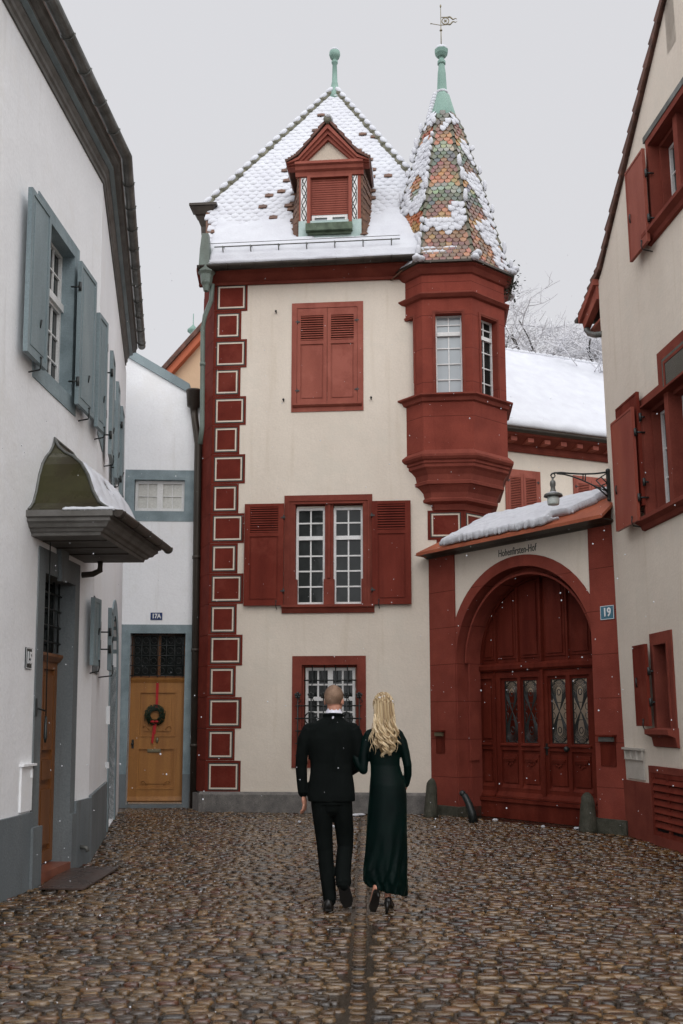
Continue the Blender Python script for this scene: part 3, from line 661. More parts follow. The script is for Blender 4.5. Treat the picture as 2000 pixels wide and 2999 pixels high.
# ================================================================ bay tower (oriel) - part of the corner house
CU, CO = 4.26, -.76
TC = PC.w(CU, 0, CO); AZ = math.atan2(PC.n.y, PC.n.x)
def oct_(R, z, c=TC): return [Vector((c.x+R*math.cos(AZ+math.pi/8+i*math.pi/4), c.y+R*math.sin(AZ+math.pi/8+i*math.pi/4), z)) for i in range(8)]
def face(i, R):   # facade plane of face i: 0 front, 1/-1 neighbours
    a = AZ+i*math.pi/4; n = Vector((math.cos(a), math.sin(a))); ap = R*math.cos(math.pi/8); d = Vector((-n.y, n.x))
    return Pl(TC.to_2d()+n*ap, d, n), R*math.sin(math.pi/8)
zT, zS, zW, zL = 9.5, 9.03, 7.19, 6.17
RB = 1.15
m = MB(); OB = mk('oriel', (lambda m: (m.loft([oct_(RB, z) for z in (6.1, zW)], sm=False), m)[1])(MB()), M['stone'], CH, label='half-octagonal red sandstone bay on the right corner')
m = MB(); m.loft([oct_(RB, z) for z in (zS, 9.75)], sm=False); mk('frieze', m, M['stone'], OB)
for i in range(8):
    P, h = face(i, RB)
    mw = MB()
    if i in (0, 1, 7):
        if i == 0: u_a, u_b = PC.uz(1276, 1000, .3)[0], PC.uz(1353, 1000, .3)[0]; cu_ = CU; ww = (u_b-u_a)/2; uc = (u_a+u_b)/2-CU
        else: ww = .215; uc = 0
        zt = PC.uz(1310, 918, .3)[1]; wo = (uc-ww, uc+ww, zW+.02, zt)
        if P.d.dot(PC.d) < 0: wo = (-uc-ww, -uc+ww, zW+.02, zt)
        mw.prism(P, [(-h, zW), (h, zW), (h, zS), (-h, zS)], -.22, 0, 0, [rect(wo)]); mk('bay_wall', mw, M['stone'], OB)
        mw = MB(); mw.frame(P, wo[0]-.05, wo[1]+.05, zW+.02, wo[3]+.055, .03, .03, 0, .03, 0, .02); mw.frame(P, wo[0]-.02, wo[1]+.02, zW+.3, wo[3]+.025, .02, .02, 0, .025, 0, .012); mk('bay_window_frame', mw, M['stone0'], OB)
        casement(OB, P, wo[0], wo[1], wo[2], wo[3], -.15, 2, (.2, .4, .6, .9), fr=.025, gb=.02, transom=(.78,), gm=M['curtain'] if i == 0 else M['glass'])
    else:
        mw.prism(P, [(-h, zW), (h, zW), (h, zS), (-h, zS)], -.2, 0); mk('bay_wall', mw, M['stone'], OB)
def octmould(prof, name, mt=None):
    m = MB(); m.loft([oct_(R, z) for R, z in prof], sm=False); mk(name, m, mt or M['stone0'], OB)
octmould([(RB, zS-.04), (RB+.05, zS-.02), (RB+.1, zS+.03), (RB+.1, zS+.05), (RB, zS+.1)], 'string_course')
octmould([(RB, zW-.11), (RB+.04, zW-.09), (RB+.06, zW-.03), (RB+.12, zW), (RB+.12, zW+.03), (RB, zW+.055)], 'sill_course')
octmould([(RB, 9.44), (RB+.04, 9.46), (RB+.1, 9.54), (RB+.16, 9.58), (RB+.16, 9.66), (RB, 9.7)], 'top_cornice')
# corbel under the bay: stack of mouldings dying into the corner
def corb(s, z):   # s=1 at the ledge, 0 at the foot
    L0 = 3.96+( 3.43-3.96)*s; f = .04+(.385-.04)*s; c1 = 4.0+(3.79-4.0)*s; c2 = 4.5+(4.735-4.5)*s; ur = 5.0+(5.42-5.0)*s
    f1 = f-(c1-L0)
    return [PC.w(L0, z, min(f1, 0)-.3), PC.w(L0, z, min(f1, .0)), PC.w(c1, z, f), PC.w(c2, z, f), PC.w(ur, z, f-(ur-c2)), PC.w(ur, z, -1.4)]
prof = [(0, 5.2), (.06, 5.3), (.3, 5.34), (.32, 5.38), (.26, 5.41), (.3, 5.5), (.42, 5.58), (.5, 5.62), (.58, 5.63), (.58, 5.68), (.52, 5.7), (.56, 5.8), (.68, 5.88), (.78, 5.92), (.78, 5.97), (.84, 5.99), (.84, 6.03), (.93, 6.05), (1, 6.09), (1, 6.13), (.78, 6.22)]
m = MB(); m.loft([corb(s, z) for s, z in prof], sm=False); mk('corbel', m, M['stone0'], OB)
# spire
SP = [(1.32, 9.6), (1.19, 9.9), (1.06, 10.35), (.97, 10.75), (.765, 11.5), (.52, 12.35), (.37, 12.88), (.27, 13.15)]
def spR(z):
    for (r0, z0), (r1, z1) in zip(SP, SP[1:]):
        if z0 <= z <= z1: return r0+(r1-r0)*(z-z0)/(z1-z0)
    return SP[-1][0]
m = MB(); m.loft([oct_(r-.03, z) for r, z in SP], sm=False); SPI = mk('tower_roof', m, M['tile'], CH, label='pointed octagonal spire of coloured glazed scale tiles patched with snow')
C_or, C_br, C_gr, C_cr, C_rd = (.40,.20,.09), (.22,.12,.08), (.13,.145,.11), (.31,.30,.24), (.32,.085,.03)
mt_ = MB(); tc_ = []; msn = MB()
rows = []; z = 9.63
while z < 13.1: rows.append(z); z += .083 if z > 10.2 else .085
def snowy(i, z, x):
    n_ = noise.noise(Vector((x*2.2+i*5, z*1.7, i*3.1)))
    bias = {0: -.02, 7: .30, 1: .10, 6: .5, 2: .1}.get(i, .2)
    if 10.35 < z < 10.5 and i in (0, 1): bias += .42
    if z < 10.3 and i == 0: bias -= .2
    if z > 12.8: bias += .12
    return n_+bias > .2
for ri, z in enumerate(rows):
    R = spR(z); R2 = spR(z+.1)
    for i in range(8):
        P, h = face(i, R); P2, h2 = face(i, R2); n = max(1, int(round(2*h/.118))); sgn = 1 if P.d.dot(PC.d) > 0 else -1
        off = (ri % 2)*.5
        cnt = n if ri % 2 == 0 else max(n-1, 1)
        for k_ in range(cnt):
            x = (-h+(2*h)*(k_+.5+ (0 if ri % 2 == 0 else .5))/n); wt = h/n*.96
            cc = abs(k_-(cnt-1)/2)
            ph = (ri+int(cc+.5)*1.0) % 11
            if ri < 9: c = C_br if (ri*7+k_*3) % 5 else C_or
            elif i in (7, 6) and ph < 5: c = (C_or if ph < 3 else C_rd)
            else: c = C_or if ph < 3 else C_br if ph < 6 else C_gr if ph < 9 else C_cr
            c = tuple(v*random.uniform(.75, 1.2) for v in c)
            sc_ = h2/h; x2 = x*sc_
            tip = [(-1, .045), (-.85, .018), (-.5, -.004), (0, -.012), (.5, -.004), (.85, .018), (1, .045)]
            vs = [P.w(x+a*wt, z+b, .028) for a, b in tip]+[P2.w(x2+wt*sc_, z+.125, .004), P2.w(x2-wt*sc_, z+.125, .004)]
            k0 = len(vs); vs += [p-Vector((P.n.x*.014, P.n.y*.014, 0)) for p in vs]
            mt_.add(vs, [tuple(range(9)), tuple(range(17, 8, -1))]+[(a, (a+1) % 9, (a+1) % 9+9, a+9) for a in range(9)]); tc_ += [c]*18
            if snowy(i, z, x*sgn) and (z > 10 or random.random() < .5):
                nn_ = Vector((P.n.x, P.n.y, .45)).normalized(); d3 = Vector((P.d.x, P.d.y, 0)); up = nn_.cross(d3)
                g_ = random.uniform(1.02, 1.2); hh = random.uniform(.006, .022); jx = random.uniform(-.1, .1)*wt
                low = [P.w(x+jx+a*wt*g_, z+b-.012*random.random(), .026) for a, b in tip]+[P2.w(x2+wt*sc_*g_, z+.135, .0), P2.w(x2-wt*sc_*g_, z+.135, .0)]
                mid_ = [p+nn_*hh*.9 for p in low]; ctr = sum(low, Vector())/9; top_ = [ctr+(p-ctr)*.6+nn_*hh*1.7 for p in low]
                msn.add(low+mid_+top_, [tuple(range(8, -1, -1))]+[(k2*9+a, k2*9+(a+1) % 9, k2*9+9+(a+1) % 9, k2*9+9+a) for k2 in (0, 1) for a in range(9)]+[tuple(range(18, 27))], 0, True)
mk('glazed_tiles', mt_, M['glazed'], SPI, attr=tc_)
m = MB()
for i in range(8):
    a = AZ+math.pi/8+i*math.pi/4; n2 = Vector((math.cos(a), math.sin(a)))
    for ri in range(0, len(rows)-2, 2):
        z = rows[ri]; p0 = TC.to_2d()+n2*(spR(z)+.02); p1 = TC.to_2d()+n2*(spR(z+.2)+.0); d2 = Vector((-n2.y, n2.x)); w_ = .07
        q0, q1 = Vector((*p0, z)), Vector((*p1, z+.2)); dd = Vector((*d2, 0))*w_; nn = Vector((*n2, .3))*.035; bk_ = Vector((*n2, 0))*.035
        m.hexa([q0-dd-bk_, q0+nn, q1+nn*.4, q1-dd*.9-bk_, q0-dd-bk_*2, q0, q1-nn*.3, q1-dd*.9-bk_*2]); m.hexa([q0+nn, q0+dd-bk_, q1+dd*.9-bk_, q1+nn*.4, q0, q0+dd-bk_*2, q1+dd*.9-bk_*2, q1-nn*.3])
        if random.random() < (.6 if i in (7, 6, 5) else .3): 
            msn.ell(q0+nn*1.3+Vector((0, 0, .05)), (random.uniform(.03, .05), random.uniform(.02, .035), random.uniform(.05, .13)), n=8, m=6, jit=.2)
mk('hip_tiles', m, M['ridge'], SPI)
for i in range(8):
    for p in (oct_(1.33, 9.66)[i],): 
        for _ in range(3): msn.ell(p+Vector((random.uniform(-.07,.07), random.uniform(-.05,.05), random.uniform(-.02,.1))), (.08, .08, .06), n=8, m=5, jit=.12)
mk('spire_snow', msn, M['snow'], SPI)
m = MB(); m.loft([oct_(r, z) for r, z in ((.3, 13.02), (.27, 13.18), (.15, 13.62), (.11, 13.66), (.105, 13.7), (.085, 14.1), (.06, 14.3), (.085, 14.32), (.085, 14.36), (.045, 14.43), (.05, 14.45), (.085, 14.47), (.125, 14.53), (.14, 14.6), (.14, 14.61))], sm=False)
cpc = mk('spire_cap', m, M['copper'], SPI); m = MB(); top = Vector((TC.x, TC.y, 14.63)); m.ell(top, (.125, .125, .09)); m.ell(Vector((TC.x, TC.y, 13.7)), (.12, .12, .05), jit=.1)
for t_ in range(9): z = 13.1+t_*.065; r_ = .27-.12*(z-13.18)/.44; a = AZ-math.pi/4-.35; m.ell(Vector((TC.x+r_*math.cos(a), TC.y+r_*math.sin(a), z)), (.06, .06, .055), n=8, m=5, jit=.1)
mk('cap_snow', m, M['snow'], SPI)
# weather vane
m = MB(); c = Vector((TC.x, TC.y, -.12)); d3 = Vector((*PC.d, 0))
m.tube([c+Vector((0,0,14.7)), c+Vector((0,0,15.66))], [.012, .007], 8); m.ell(c+Vector((0,0,15.7)), (.018,.018,.035)); m.ell(c+Vector((0,0,15.17)), (.03,.03,.016))
m.tube([c+Vector((0,0,15.28)), c-d3*.19+Vector((0,0,15.33))], .007, 6); m.ell(c-d3*.195+Vector((0,0,15.33)), (.014,)*3)
zc = 15.37
m.tube([c+d3*(.09+.068*math.cos(a))+Vector((0,0,zc+.07*math.sin(a))) for a in [k_*math.pi/10 for k_ in range(20)]], .011, 6, closed=True)
for a in range(6): an = a*math.pi/3; m.tube([c+d3*.09+Vector((0,0,zc)), c+d3*(.09+.035*math.cos(an))+Vector((0,0,zc+.035*math.sin(an)))], .008, 5)
for z_ in (.085, -.085): m.tube([c+d3*.01+Vector((0,0,zc+z_)), c+d3*.16+Vector((0,0,zc+z_*.95))], .009, 5)
for s_ in (1, -1):
    m.tube([c+d3*(.15+.028*j)+Vector((0,0,zc+s_*(.075-.03*j/3)+.02*math.sin(j*1.5)*s_)) for j in range(7)], [.018,.016,.015,.013,.011,.009,.005], 6)
mk('weather_vane', m, M['brass'], SPI)
# eaves soffit at the tower, little bracket roof at the junction
m = MB(); m.loft([oct_(1.2, 9.58), oct_(1.36, 9.6), oct_(1.36, 9.64), oct_(1.2, 9.66)], sm=False); mk('tower_eaves', m, M['brownpipe'], SPI)
m = MB(); 
m.loft([[PC.w(3.25, 9.5, 0), PC.w(3.3, 9.5, .1), PC.w(3.3, 9.52, .1), PC.w(3.25, 9.52, 0)], [PC.w(3.75, 9.72, 0), PC.w(3.75, 9.72, .42), PC.w(3.75, 9.78, .42), PC.w(3.75, 9.78, 0)]], sm=False)
mk('eaves_board', m, M['tile'], CH)
# ================================================================ GATEWAY
GW = thing('gateway', (*PG.o, 0), 'arched courtyard gateway with dark red double doors and a small snowy roof', 'gateway')
UC, ZC, RO_, RI = 2.07, 2.50, 1.63, 1.45
def arc(r, n=28, a0=0, a1=math.pi, uc=UC): return [(uc+r*math.cos(a0+(a1-a0)*i/n), ZC+r*math.sin(a0+(a1-a0)*i/n)) for i in range(n+1)]
m = MB(); ar = arc(RO_); m.prism(PG, [(.5, 4.42), (3.6, 4.42)]+[(u, z) for u, z in ar if .5 < u < 3.6], -.45, 0)
mk('wall', m, M['cream'], GW)
m = MB(); a_ = arc(RO_-.002, 40); b_ = arc(RI, 40); m.prism(PG, a_+b_[::-1], -.2, .02)
a_ = arc(RI+.03, 40); b_ = arc(RI-.1, 40); m.prism(PG, a_+b_[::-1], -.44, -.2); 
a_ = arc(RI-.085, 40); b_ = arc(RI-.12, 40); m.prism(PG, a_+b_[::-1], -.36, -.1)
mk('arch', m, M['stone'], GW)
m = MB(); m.box(PG, -.02, .61, .16, 4.35, -.45, .03); m.box(PG, .61, .64, .0, ZC, -.2, .015); m.box(PG, .61, .72, 0, ZC, -.44, -.2); m.box(PG, .72, .755, .9, ZC, -.36, -.16)
pier = mk('gate_pier', m, M['stone'], GW); m = MB(); m.box(PG, -.08, .72, 0, .16, -.45, .12); mk('pier_plinth', m, M['moss'], pier)
m = MB(); m.box(PG, 3.47, 3.99, .2, 4.38, -.45, .03); m.box(PG, 3.42, 3.53, 0, ZC, -.44, -.2)
pier = mk('gate_pier', m, M['stone'], GW); m = MB(); m.box(PG, 3.42, 4.0, 0, .2, -.4, .1); mk('pier_plinth', m, M['moss'], pier)
# door leaves
D0 = -.5; LZ = .32
def leaf(u0, u1, wins):
    m = MB(); zt = 2.34
    holes = [[(a, 1.2), (b, 1.2), (b, 2.19), (a, 2.19)] for a, b in wins]
    m.prism(PG, [(u0, LZ), (u1, LZ), (u1, zt), (u0, zt)], D0-.05, D0, 0, holes)
    st = .09; cols = [(u0+st, (u0+u1)/2-st*.4), ((u0+u1)/2+st*.4, u1-st)] if wins else [(u0+.07, u1-.07)]
    m.frame(PG, u0, u1, LZ, zt, st if wins else .06, st if wins else .06, .16, .1, D0, D0+.035)
    if wins: m.box(PG, (u0+u1)/2-st*.4, (u0+u1)/2+st*.4, LZ+.16, zt-.1, D0, D0+.034)
    for a, b in cols:
        m.box(PG, a, b, 1.08, 1.19, D0, D0+.033); m.profile(PG, a, b, [(D0+.033, 1.19), (D0+.06, 1.17), (D0+.06, 1.15), (D0+.033, 1.14)])
        m.box(PG, a+.045, b-.045, LZ+.24, 1.02, D0, D0+.022); m.profile(PG, a, b, [(D0, LZ+.235), (D0+.04, LZ+.16), (D0, LZ+.16)])
        if not wins: m.box(PG, a+.035, b-.035, 1.26, 2.18, D0, D0+.022)
        if wins:
            m.box(PG, a+.06, b-.06, .93, .96, D0+.02, D0+.055); m.box(PG, a+.09, b-.09, .90, .93, D0+.02, D0+.045)
            for q_ in (-1, 0, 1): m.ell(PG.w((a+b)/2+q_*.045, .865-.02*(q_ == 0), D0+.035), (.016, .016, .022), n=6, m=4)
    m.profile(PG, u0, u1, [(D0+.035, LZ+.1), (D0+.09, LZ+.03), (D0+.09, LZ), (D0+.035, LZ)])
    return mk('door_leaf' if wins else 'side_panel', m, M['redgate'], GW)
WIN = [[(1.21, 1.50), (1.62, 1.91)], [(2.2, 2.5), (2.62, 2.92)]]
for k_, (u0, u1) in enumerate(((1.05, 2.07), (2.07, 3.09))):
    lf = leaf(u0+.003, u1-.003, WIN[k_])
    for a, b in WIN[k_]:
        m = MB(); uc, zc, A_, B_ = (a+b)/2, 1.695, (b-a)/2, .495
        for sc_ in (1, .9, .79, .68, .56, .45):
            m.tube([PG.w(uc+A_*sc_*1.0*math.sin(2*t), zc+B_*(.62+.36*sc_)*math.cos(t), D0-.02) for t in [i*2*math.pi/44 for i in range(44)]], .006, 5, closed=True)
        for s_ in (-1, 1):
            m.tube([PG.w(uc+.035*math.cos(t), zc+s_*.29+.045*math.sin(t), D0-.02) for t in [i*2*math.pi/12 for i in range(12)]], .008, 5, closed=True)
            m.tube([PG.w(uc+A_*.95*math.cos(t), zc+s_*B_*.62+B_*.36*math.sin(t), D0-.025) for t in [i*2*math.pi/18 for i in range(18)]], .006, 5, closed=True)
            for x in (-1, 1):
                m.tube([PG.w(uc+x*(A_-.03)+.03*math.cos(t), zc+s_*.07+.05*math.sin(t), D0-.022) for t in [i*2*math.pi/12 for i in range(12)]], .006, 5, closed=True)
                m.tube([PG.w(uc+x*(A_-.035)+.035*math.cos(t), zc+s_*.45+.04*math.sin(t), D0-.022) for t in [i*2*math.pi/12 for i in range(12)]], .006, 5, closed=True)
        m.frame(PG, a-.001, b+.001, 1.199, 2.191, .012, .012, .012, .012, D0-.035, D0-.012)
        mk('iron_scrollwork', m, M['iron'], lf)
    m = MB(); uh = 2.07-.05 if k_ == 0 else 2.56
    if k_ == 1: m.ell(PG.w(uh, 1.12, D0+.09), (.045, .035, .045)); m.tube([PG.w(uh, 1.12, D0+.03), PG.w(uh, 1.12, D0+.09)], .02, 8); m.box(PG, 2.105, 2.14, 1.02, 1.2, D0+.036, D0+.045); m.tube([PG.w(2.12, 1.13, D0+.045), PG.w(2.12, 1.13, D0+.09), PG.w(2.21, 1.13, D0+.09)], .011, 6)
    if k_ == 1: mk('handle', m, M['iron'], lf)
leaf(.63, 1.02, []); leaf(3.12, 3.5, [])
m = MB(); m.box(PG, 1.02, 1.048, LZ, 2.345, D0-.04, D0+.06); m.box(PG, 3.092, 3.12, LZ, 2.345, D0-.04, D0+.06); m.box(PG, 2.035, 2.105, LZ, 2.345, D0+.036, D0+.07)
m.profile(PG, .63, 3.52, [(D0-.05, 2.345), (D0+.06, 2.345), (D0+.09, 2.38), (D0+.09, 2.44), (D0+.05, 2.48), (D0-.05, 2.48)]); mk('gate_frame', m, M['redgate'], GW)
m = MB(); m.box(PG, .6, 3.5, 0, LZ-.01, D0-.3, D0+.1); m.box(PG, .6, 3.5, LZ-.06, LZ-.005, D0+.1, D0+.13); mk('threshold', m, M['redgate'], GW)
# fanlight boards
m = MB(); R_in = 1.36; b_ = [(u, z) for u, z in arc(R_in, 40) if z >= 2.48]; m.prism(PG, [(UC+R_in*.99, 2.48)]+b_+[(UC-R_in*.99, 2.48)], D0-.04, D0)
edges = [.71, 1.05, 1.55, 2.07, 2.59, 3.09, 3.43]
def zt_(u, r): return ZC+math.sqrt(max(r*r-(u-UC)**2, 0))
for a, b in zip(edges, edges[1:]):
    for mg, oo in ((.055, .016), (.1, .034)):
        a1, b1 = a+mg, b-mg; pts = [(a1, 2.5+mg), (b1, 2.5+mg)]+[(b1+(a1-b1)*t/6, max(zt_(b1+(a1-b1)*t/6, R_in-mg), 2.52+mg)) for t in range(7)]
        if b1 > a1+.03: m.prism(PG, pts, D0, D0+oo)
for u in edges[1:-1]: m.box(PG, u-.02, u+.02, 2.48, zt_(u, R_in)-.01, D0, D0+(.07 if abs(u-2.07) < .01 else .045))
m.prism(PG, arc(R_in+.02, 36)+arc(R_in-.05, 36)[::-1], D0-.04, D0+.05)
mk('fanlight_panel', m, M['redgate'], GW)
# little roof
m = MB(); zr, ze = 4.86, 4.42
E_ = [PG.w(.03, ze-.02, .36), PG.w(4.0, ze, .36), PG.w(4.0, zr, -.2), PG.w(1.05, zr, -.2), PG.w(-.12, ze-.03, -.75), PG.w(4.0, ze, -.75)]
E2 = [p-Vector((0, 0, .05)) for p in E_]
m.add(E_+E2, [(0, 1, 2, 3), (0, 3, 4), (3, 2, 5, 4), (6, 9, 8, 7), (6, 10, 9), (9, 10, 11, 8), (0, 6, 7, 1), (0, 4, 10, 6), (4, 5, 11, 10), (1, 7, 8, 2), (2, 8, 11, 5)]); GR = mk('gate_roof', m, M['clay'], GW)
m = MB(); m.profile(PG, -.05, 3.99, [(-.4, 4.33), (.04, 4.33), (.12, 4.36), (.33, 4.375), (.33, 4.365+.01), (-.4, 4.41)]); m.box(PG, -.02, .5, 4.34, 4.4, -.44, .03); mk('eaves', m, M['brownpipe'], GR)
RNg = Vector((*(PG.n*(zr-ze)), .56)).normalized()
def gb(s, t): 
    u = .35+s*3.6; e, r = PG.w(u, ze, .40), PG.w(u, zr, -.2); return e+(r-e)*t
def gth(s, t):
    u = .35+s*3.6; left = .62+t*.65+.08*lump(t*4, 1, 2); right = 3.1+t*.9+.12*lump(t*5, 2, 2)
    lo = .03+.08*abs(lump(u, 9, 3))+.05*lump(u, 5, 9)+.035*lump(u, 2, 23) + (0 if u < 2.9 else (u-2.9)*.6)
    if u < left or u > right or t < lo: return 0
    if 3.0 < u < 3.35 and .2 < t < .32: return 0
    return (.105+.03*lump(u, t, 1.5)+.012*lump(u, t, 9))*min(1, (t-lo)*7+.45)
m = MB(); m.sheet(gb, RNg, 220, 60, gth); m.sheet(lambda s, t: PG.w(1.15+s*2.8, zr-t*(zr-ze)*1.0, -.2-.55*t), Vector((0, 0, 1)), 40, 8, lambda s, t: .12+.03*lump(s*4, t*3))
mk('roof_snow', m, M['snow'], GR)
# inscription over the arch
u, z = PG.uz(1513, 1613, .005); text_obj(GW, PG, 'Hohenfirsten-Hof', u, z+.0, .001, .12, M['ink'], 'inscription', squeeze=.66, bold=.0, shear=.06, gap=1.02)
# courtyard wall seen through the scrollwork
PY = Pl(PG.w(-.6, 0, -3.2).to_2d(), PG.d, PG.n)
CW = thing('courtyard_wall', (*PY.o, 0), 'cream courtyard wall with a red door seen through the gate scrollwork', 'wall')
m = MB(); m.box(PY, -4.2, 6, 0, 3.2, -.3, 0); mk('wall', m, M['cream2'], CW); m = MB(); m.box(PY, -4, .35, 0, 2.1, 0, .06); mk('door', m, M['red'], CW)

# ================================================================ WHITE HOUSE (left, no. 15)
WH = thing('white_house', (*KINK, 0), 'tall white plastered house with blue-grey shutters and heavy grey eaves', 'house')
WA1 = (-2.12, -.83, 4.85, 6.78)        # surround of the big window
DA = (-1.80, -.54, 0, 3.24); DO = (-1.62, -.69, .06, 3.0)
TOPA = 8.15
m = MB(); m.prism(PA, [(-9, 0), (0, 0), (0, TOPA), (-9, TOPA)], -.7, 0, 0, [rect(WA1), [(DA[0]+.02, .02), (DA[1]-.02, .02), (DA[1]-.02, DA[3]-.02), (DA[0]+.02, DA[3]-.02)]]); mk('wall', m, M['white'], WH)
BW = [(.05, .85, 4.9, 6.25), (2.52, 3.22, 4.9, 6.27)]; BL = (.06, .74, 2.1, 2.98); BD = (3.1, 4.9, .0, 3.2)
DB = (3.25, 4.75)
m = MB(); m.prism(PB, [(0, 0), (6.1, 0), (6.1, 7.8), (0, TOPA)], -.5, 0, 0, [rect(r) for r in BW]+[rect(BL), [(DB[0], .02), (DB[1], .02)]+[(4+.75*math.cos(a), 2.4+.75*math.sin(a)) for a in [i*math.pi/10 for i in range(11)]]]); mk('wall', m, M['white'], WH)
# plinth
m = MB(); m.box(PA, -9, DA[0], 0, .70, 0, .035); m.box(PA, DA[1], .02, 0, .70, 0, .035); m.box(PB, 0, 2.6, 0, .72, 0, .035)
mk('plinth', m, M['plinth'], WH)
m = MB(); u, z = PA.uz(233, 2500, .03); m.tube([PA.w(u, .21, .03), PA.w(u, .2, .1), PA.w(u, .16, .12)], .022, 8); mk('spout', m, M['zinc'], WH)
# big window
surround(WH, PA, *WA1, .14, .16, .18, .15, -.22, .012, M['bluestone'], mould=False)
x0, x1 = WA1[0]+.14, WA1[1]-.16; b0, b1 = WA1[2]+.18, WA1[3]-.15; xm = (x0+x1)/2
m = MB(); m.box(PA, x0, x1, b0+.62*(b1-b0)-.04, b0+.62*(b1-b0)+.04, -.22, -.1); m.box(PA, xm-.04, xm+.04, b0, b1, -.2, -.12); mk('mullion', m, M['frame'], WH)
for a, b in ((x0, xm-.04), (xm+.04, x1)):
    casement(WH, PA, a, b, b0, b0+.62*(b1-b0)-.04, -.16, 2, (.33, .66), fr=.035); casement(WH, PA, a, b, b0+.62*(b1-b0)+.04, b1, -.16, 2, (.5,), fr=.035)
def plank_shutter(P, u0, u1, z0, z1, o, ang=0, hinge=1, name='shutter'):
    Q = P; 
    m = MB(); m.box(Q, u0, u1, z0, z1, o, o+.035); m.frame(Q, u0, u1, z0, z1, .05, .05, .05, .05, o+.035, o+.045)
    m.box(Q, u0+.09, u1-.09, z0+.1, z1-.1, o+.035, o+.041)
    s = mk(name, m, M['blue'], WH)
    h = MB(); uh = u1 if hinge > 0 else u0
    for z in (z0+.25, z1-.3): h.tube([Q.w(uh, z-.05, o+.03), Q.w(uh, z+.05, o+.03)], .018, 6); h.tube([Q.w(uh, z, o+.03), Q.w(uh, z, 0)], .01, 5)
    h.tube([Q.w((u0+u1)/2+.05, z0+.35, o+.04), Q.w((u0+u1)/2+.05, z0+.43, o+.055)], .01, 5)
    mk('hinge', h, M['iron'], s)
    stay(WH, P, (u0+u1)/2+.08, z0-.04, o); return s
plank_shutter(PA, -2.56, -2.03, 4.94, 6.57, .07, hinge=1); plank_shutter(PA, -1.06, -.5, 4.92, 6.55, .07, hinge=-1)
for r in BW:
    surround(WH, PB, *r, .12, .12, .14, .12, -.25, .012, M['bluestone'], mould=False)
    casement(WH, PB, r[0]+.12, r[1]-.12, r[2]+.14, r[3]-.12, -.2, 2, (.3, .6), fr=.035)
    plank_shutter(PA if r[0] < .2 else PB, -.36 if r[0] < .2 else r[0]-.42, -.02 if r[0] < .2 else r[0]+.0, r[2]-.02, r[3], .07, hinge=1); plank_shutter(PB, r[1], r[1]+.48, r[2]-.02, r[3], .07, hinge=-1)
surround(WH, PB, *BL, .1, .1, .12, .1, -.25, .012, M['greystone'], mould=False); casement(WH, PB, BL[0]+.1, BL[1]-.1, BL[2]+.12, BL[3]-.1, -.2, 2, (.3, .6), fr=.035)
plank_shutter(PA, -.28, -.02, BL[2]+.06, BL[3]-.06, .06, hinge=1); plank_shutter(PB, BL[1]+.02, BL[1]+.42, BL[2]+.06, BL[3]-.06, .12, hinge=-1)
# arched side door on the far stretch
m = MB(); o_ = [(4+1.0*math.cos(a), 2.4+1.0*math.sin(a)) for a in [i*math.pi/12 for i in range(13)]]; i_ = [(4+.75*math.cos(a), 2.4+.75*math.sin(a)) for a in [i*math.pi/12 for i in range(13)]]
m.prism(PB, [(5.0, 0)]+o_+[(3.0, 0), (3.25, 0)]+i_[::-1]+[(4.75, 0)], -.3, .02); mk('door_surround', m, M['bluestone'], WH)
m = MB(); m.prism(PB, [(3.25, 0), (4.75, 0)]+i_, -.35, -.28); mk('side_door', m, M['plinth'], WH)
m = MB(); m.box(PB, 2.6, 2.66, 1.5, 1.75, 0, .05); m.box(PB, 2.62, 2.66, .9, .98, 0, .05); mk('doorbell', m, M['letter'], WH)
# front door 15
DD = min((abs(PA.uz(156, 2050, -k_*.01)[0]-DO[1]), k_*.01) for k_ in range(5, 60))[1]
m = MB(); m.prism(PA, [(DA[0], 0), (DO[0], 0), (DO[0], DO[3]), (DO[1], DO[3]), (DO[1], 0), (DA[1], 0), (DA[1], DA[3]), (DA[0], DA[3])], -DD-.05, .015)
m.box(PA, DO[1], DA[1], 0, .58, .015, .045); m.box(PA, DA[0]-.06, DO[0], 0, .56, .015, .06)
uk = (DO[0]+DO[1])/2; m.prism(PA, [(uk-.08, DO[3]-.03), (uk+.08, DO[3]-.03), (uk+.13, DA[3]+.06), (uk-.13, DA[3]+.06)], 0, .05)
mk('door_surround', m, M['greystone'], WH)
zt = 2.16
m = MB(); m.box(PA, DO[0], DO[1], .12, zt, -DD-.05, -DD); m.frame(PA, DO[0], DO[1], .12, zt, .08, .08, .12, .08, -DD, -DD+.03); m.box(PA, (DO[0]+DO[1])/2-.03, (DO[0]+DO[1])/2+.03, .24, zt-.08, -DD, -DD+.04)
for a, b in ((DO[0]+.12, uk-.07), (uk+.07, DO[1]-.12)):
    for c_, d_ in ((.3, .85), (.95, 1.15), (1.25, 2.02)): m.box(PA, a, b, c_, d_, -DD, -DD+.035)
m.profile(PA, DO[0], DO[1], [(-DD-.05, zt), (-DD+.05, zt), (-DD+.09, zt+.05), (-DD+.09, zt+.08), (-DD-.05, zt+.1)]); fd = mk('front_door', m, M['wood2'], WH)
m = MB(); m.box(PA, -1.62, -1.57, 1.25, 1.45, -DD+.03, -DD+.04); m.tube([PA.w(-1.6, 1.38, -DD+.03), PA.w(-1.6, 1.38, -DD+.11), PA.w(-1.5, 1.38, -DD+.11)], .012, 6); mk('handle', m, M['iron'], fd)
m = MB(); m.box(PA, DO[0], DO[1], zt+.1, DO[3], -DD-.05, -DD-.03, 1)
for i in range(6): u = DO[0]+.07+(DO[1]-DO[0]-.14)*i/5; m.tube([PA.w(u, zt+.1, -DD+.05), PA.w(u, DO[3], -DD+.05)], .011, 6)
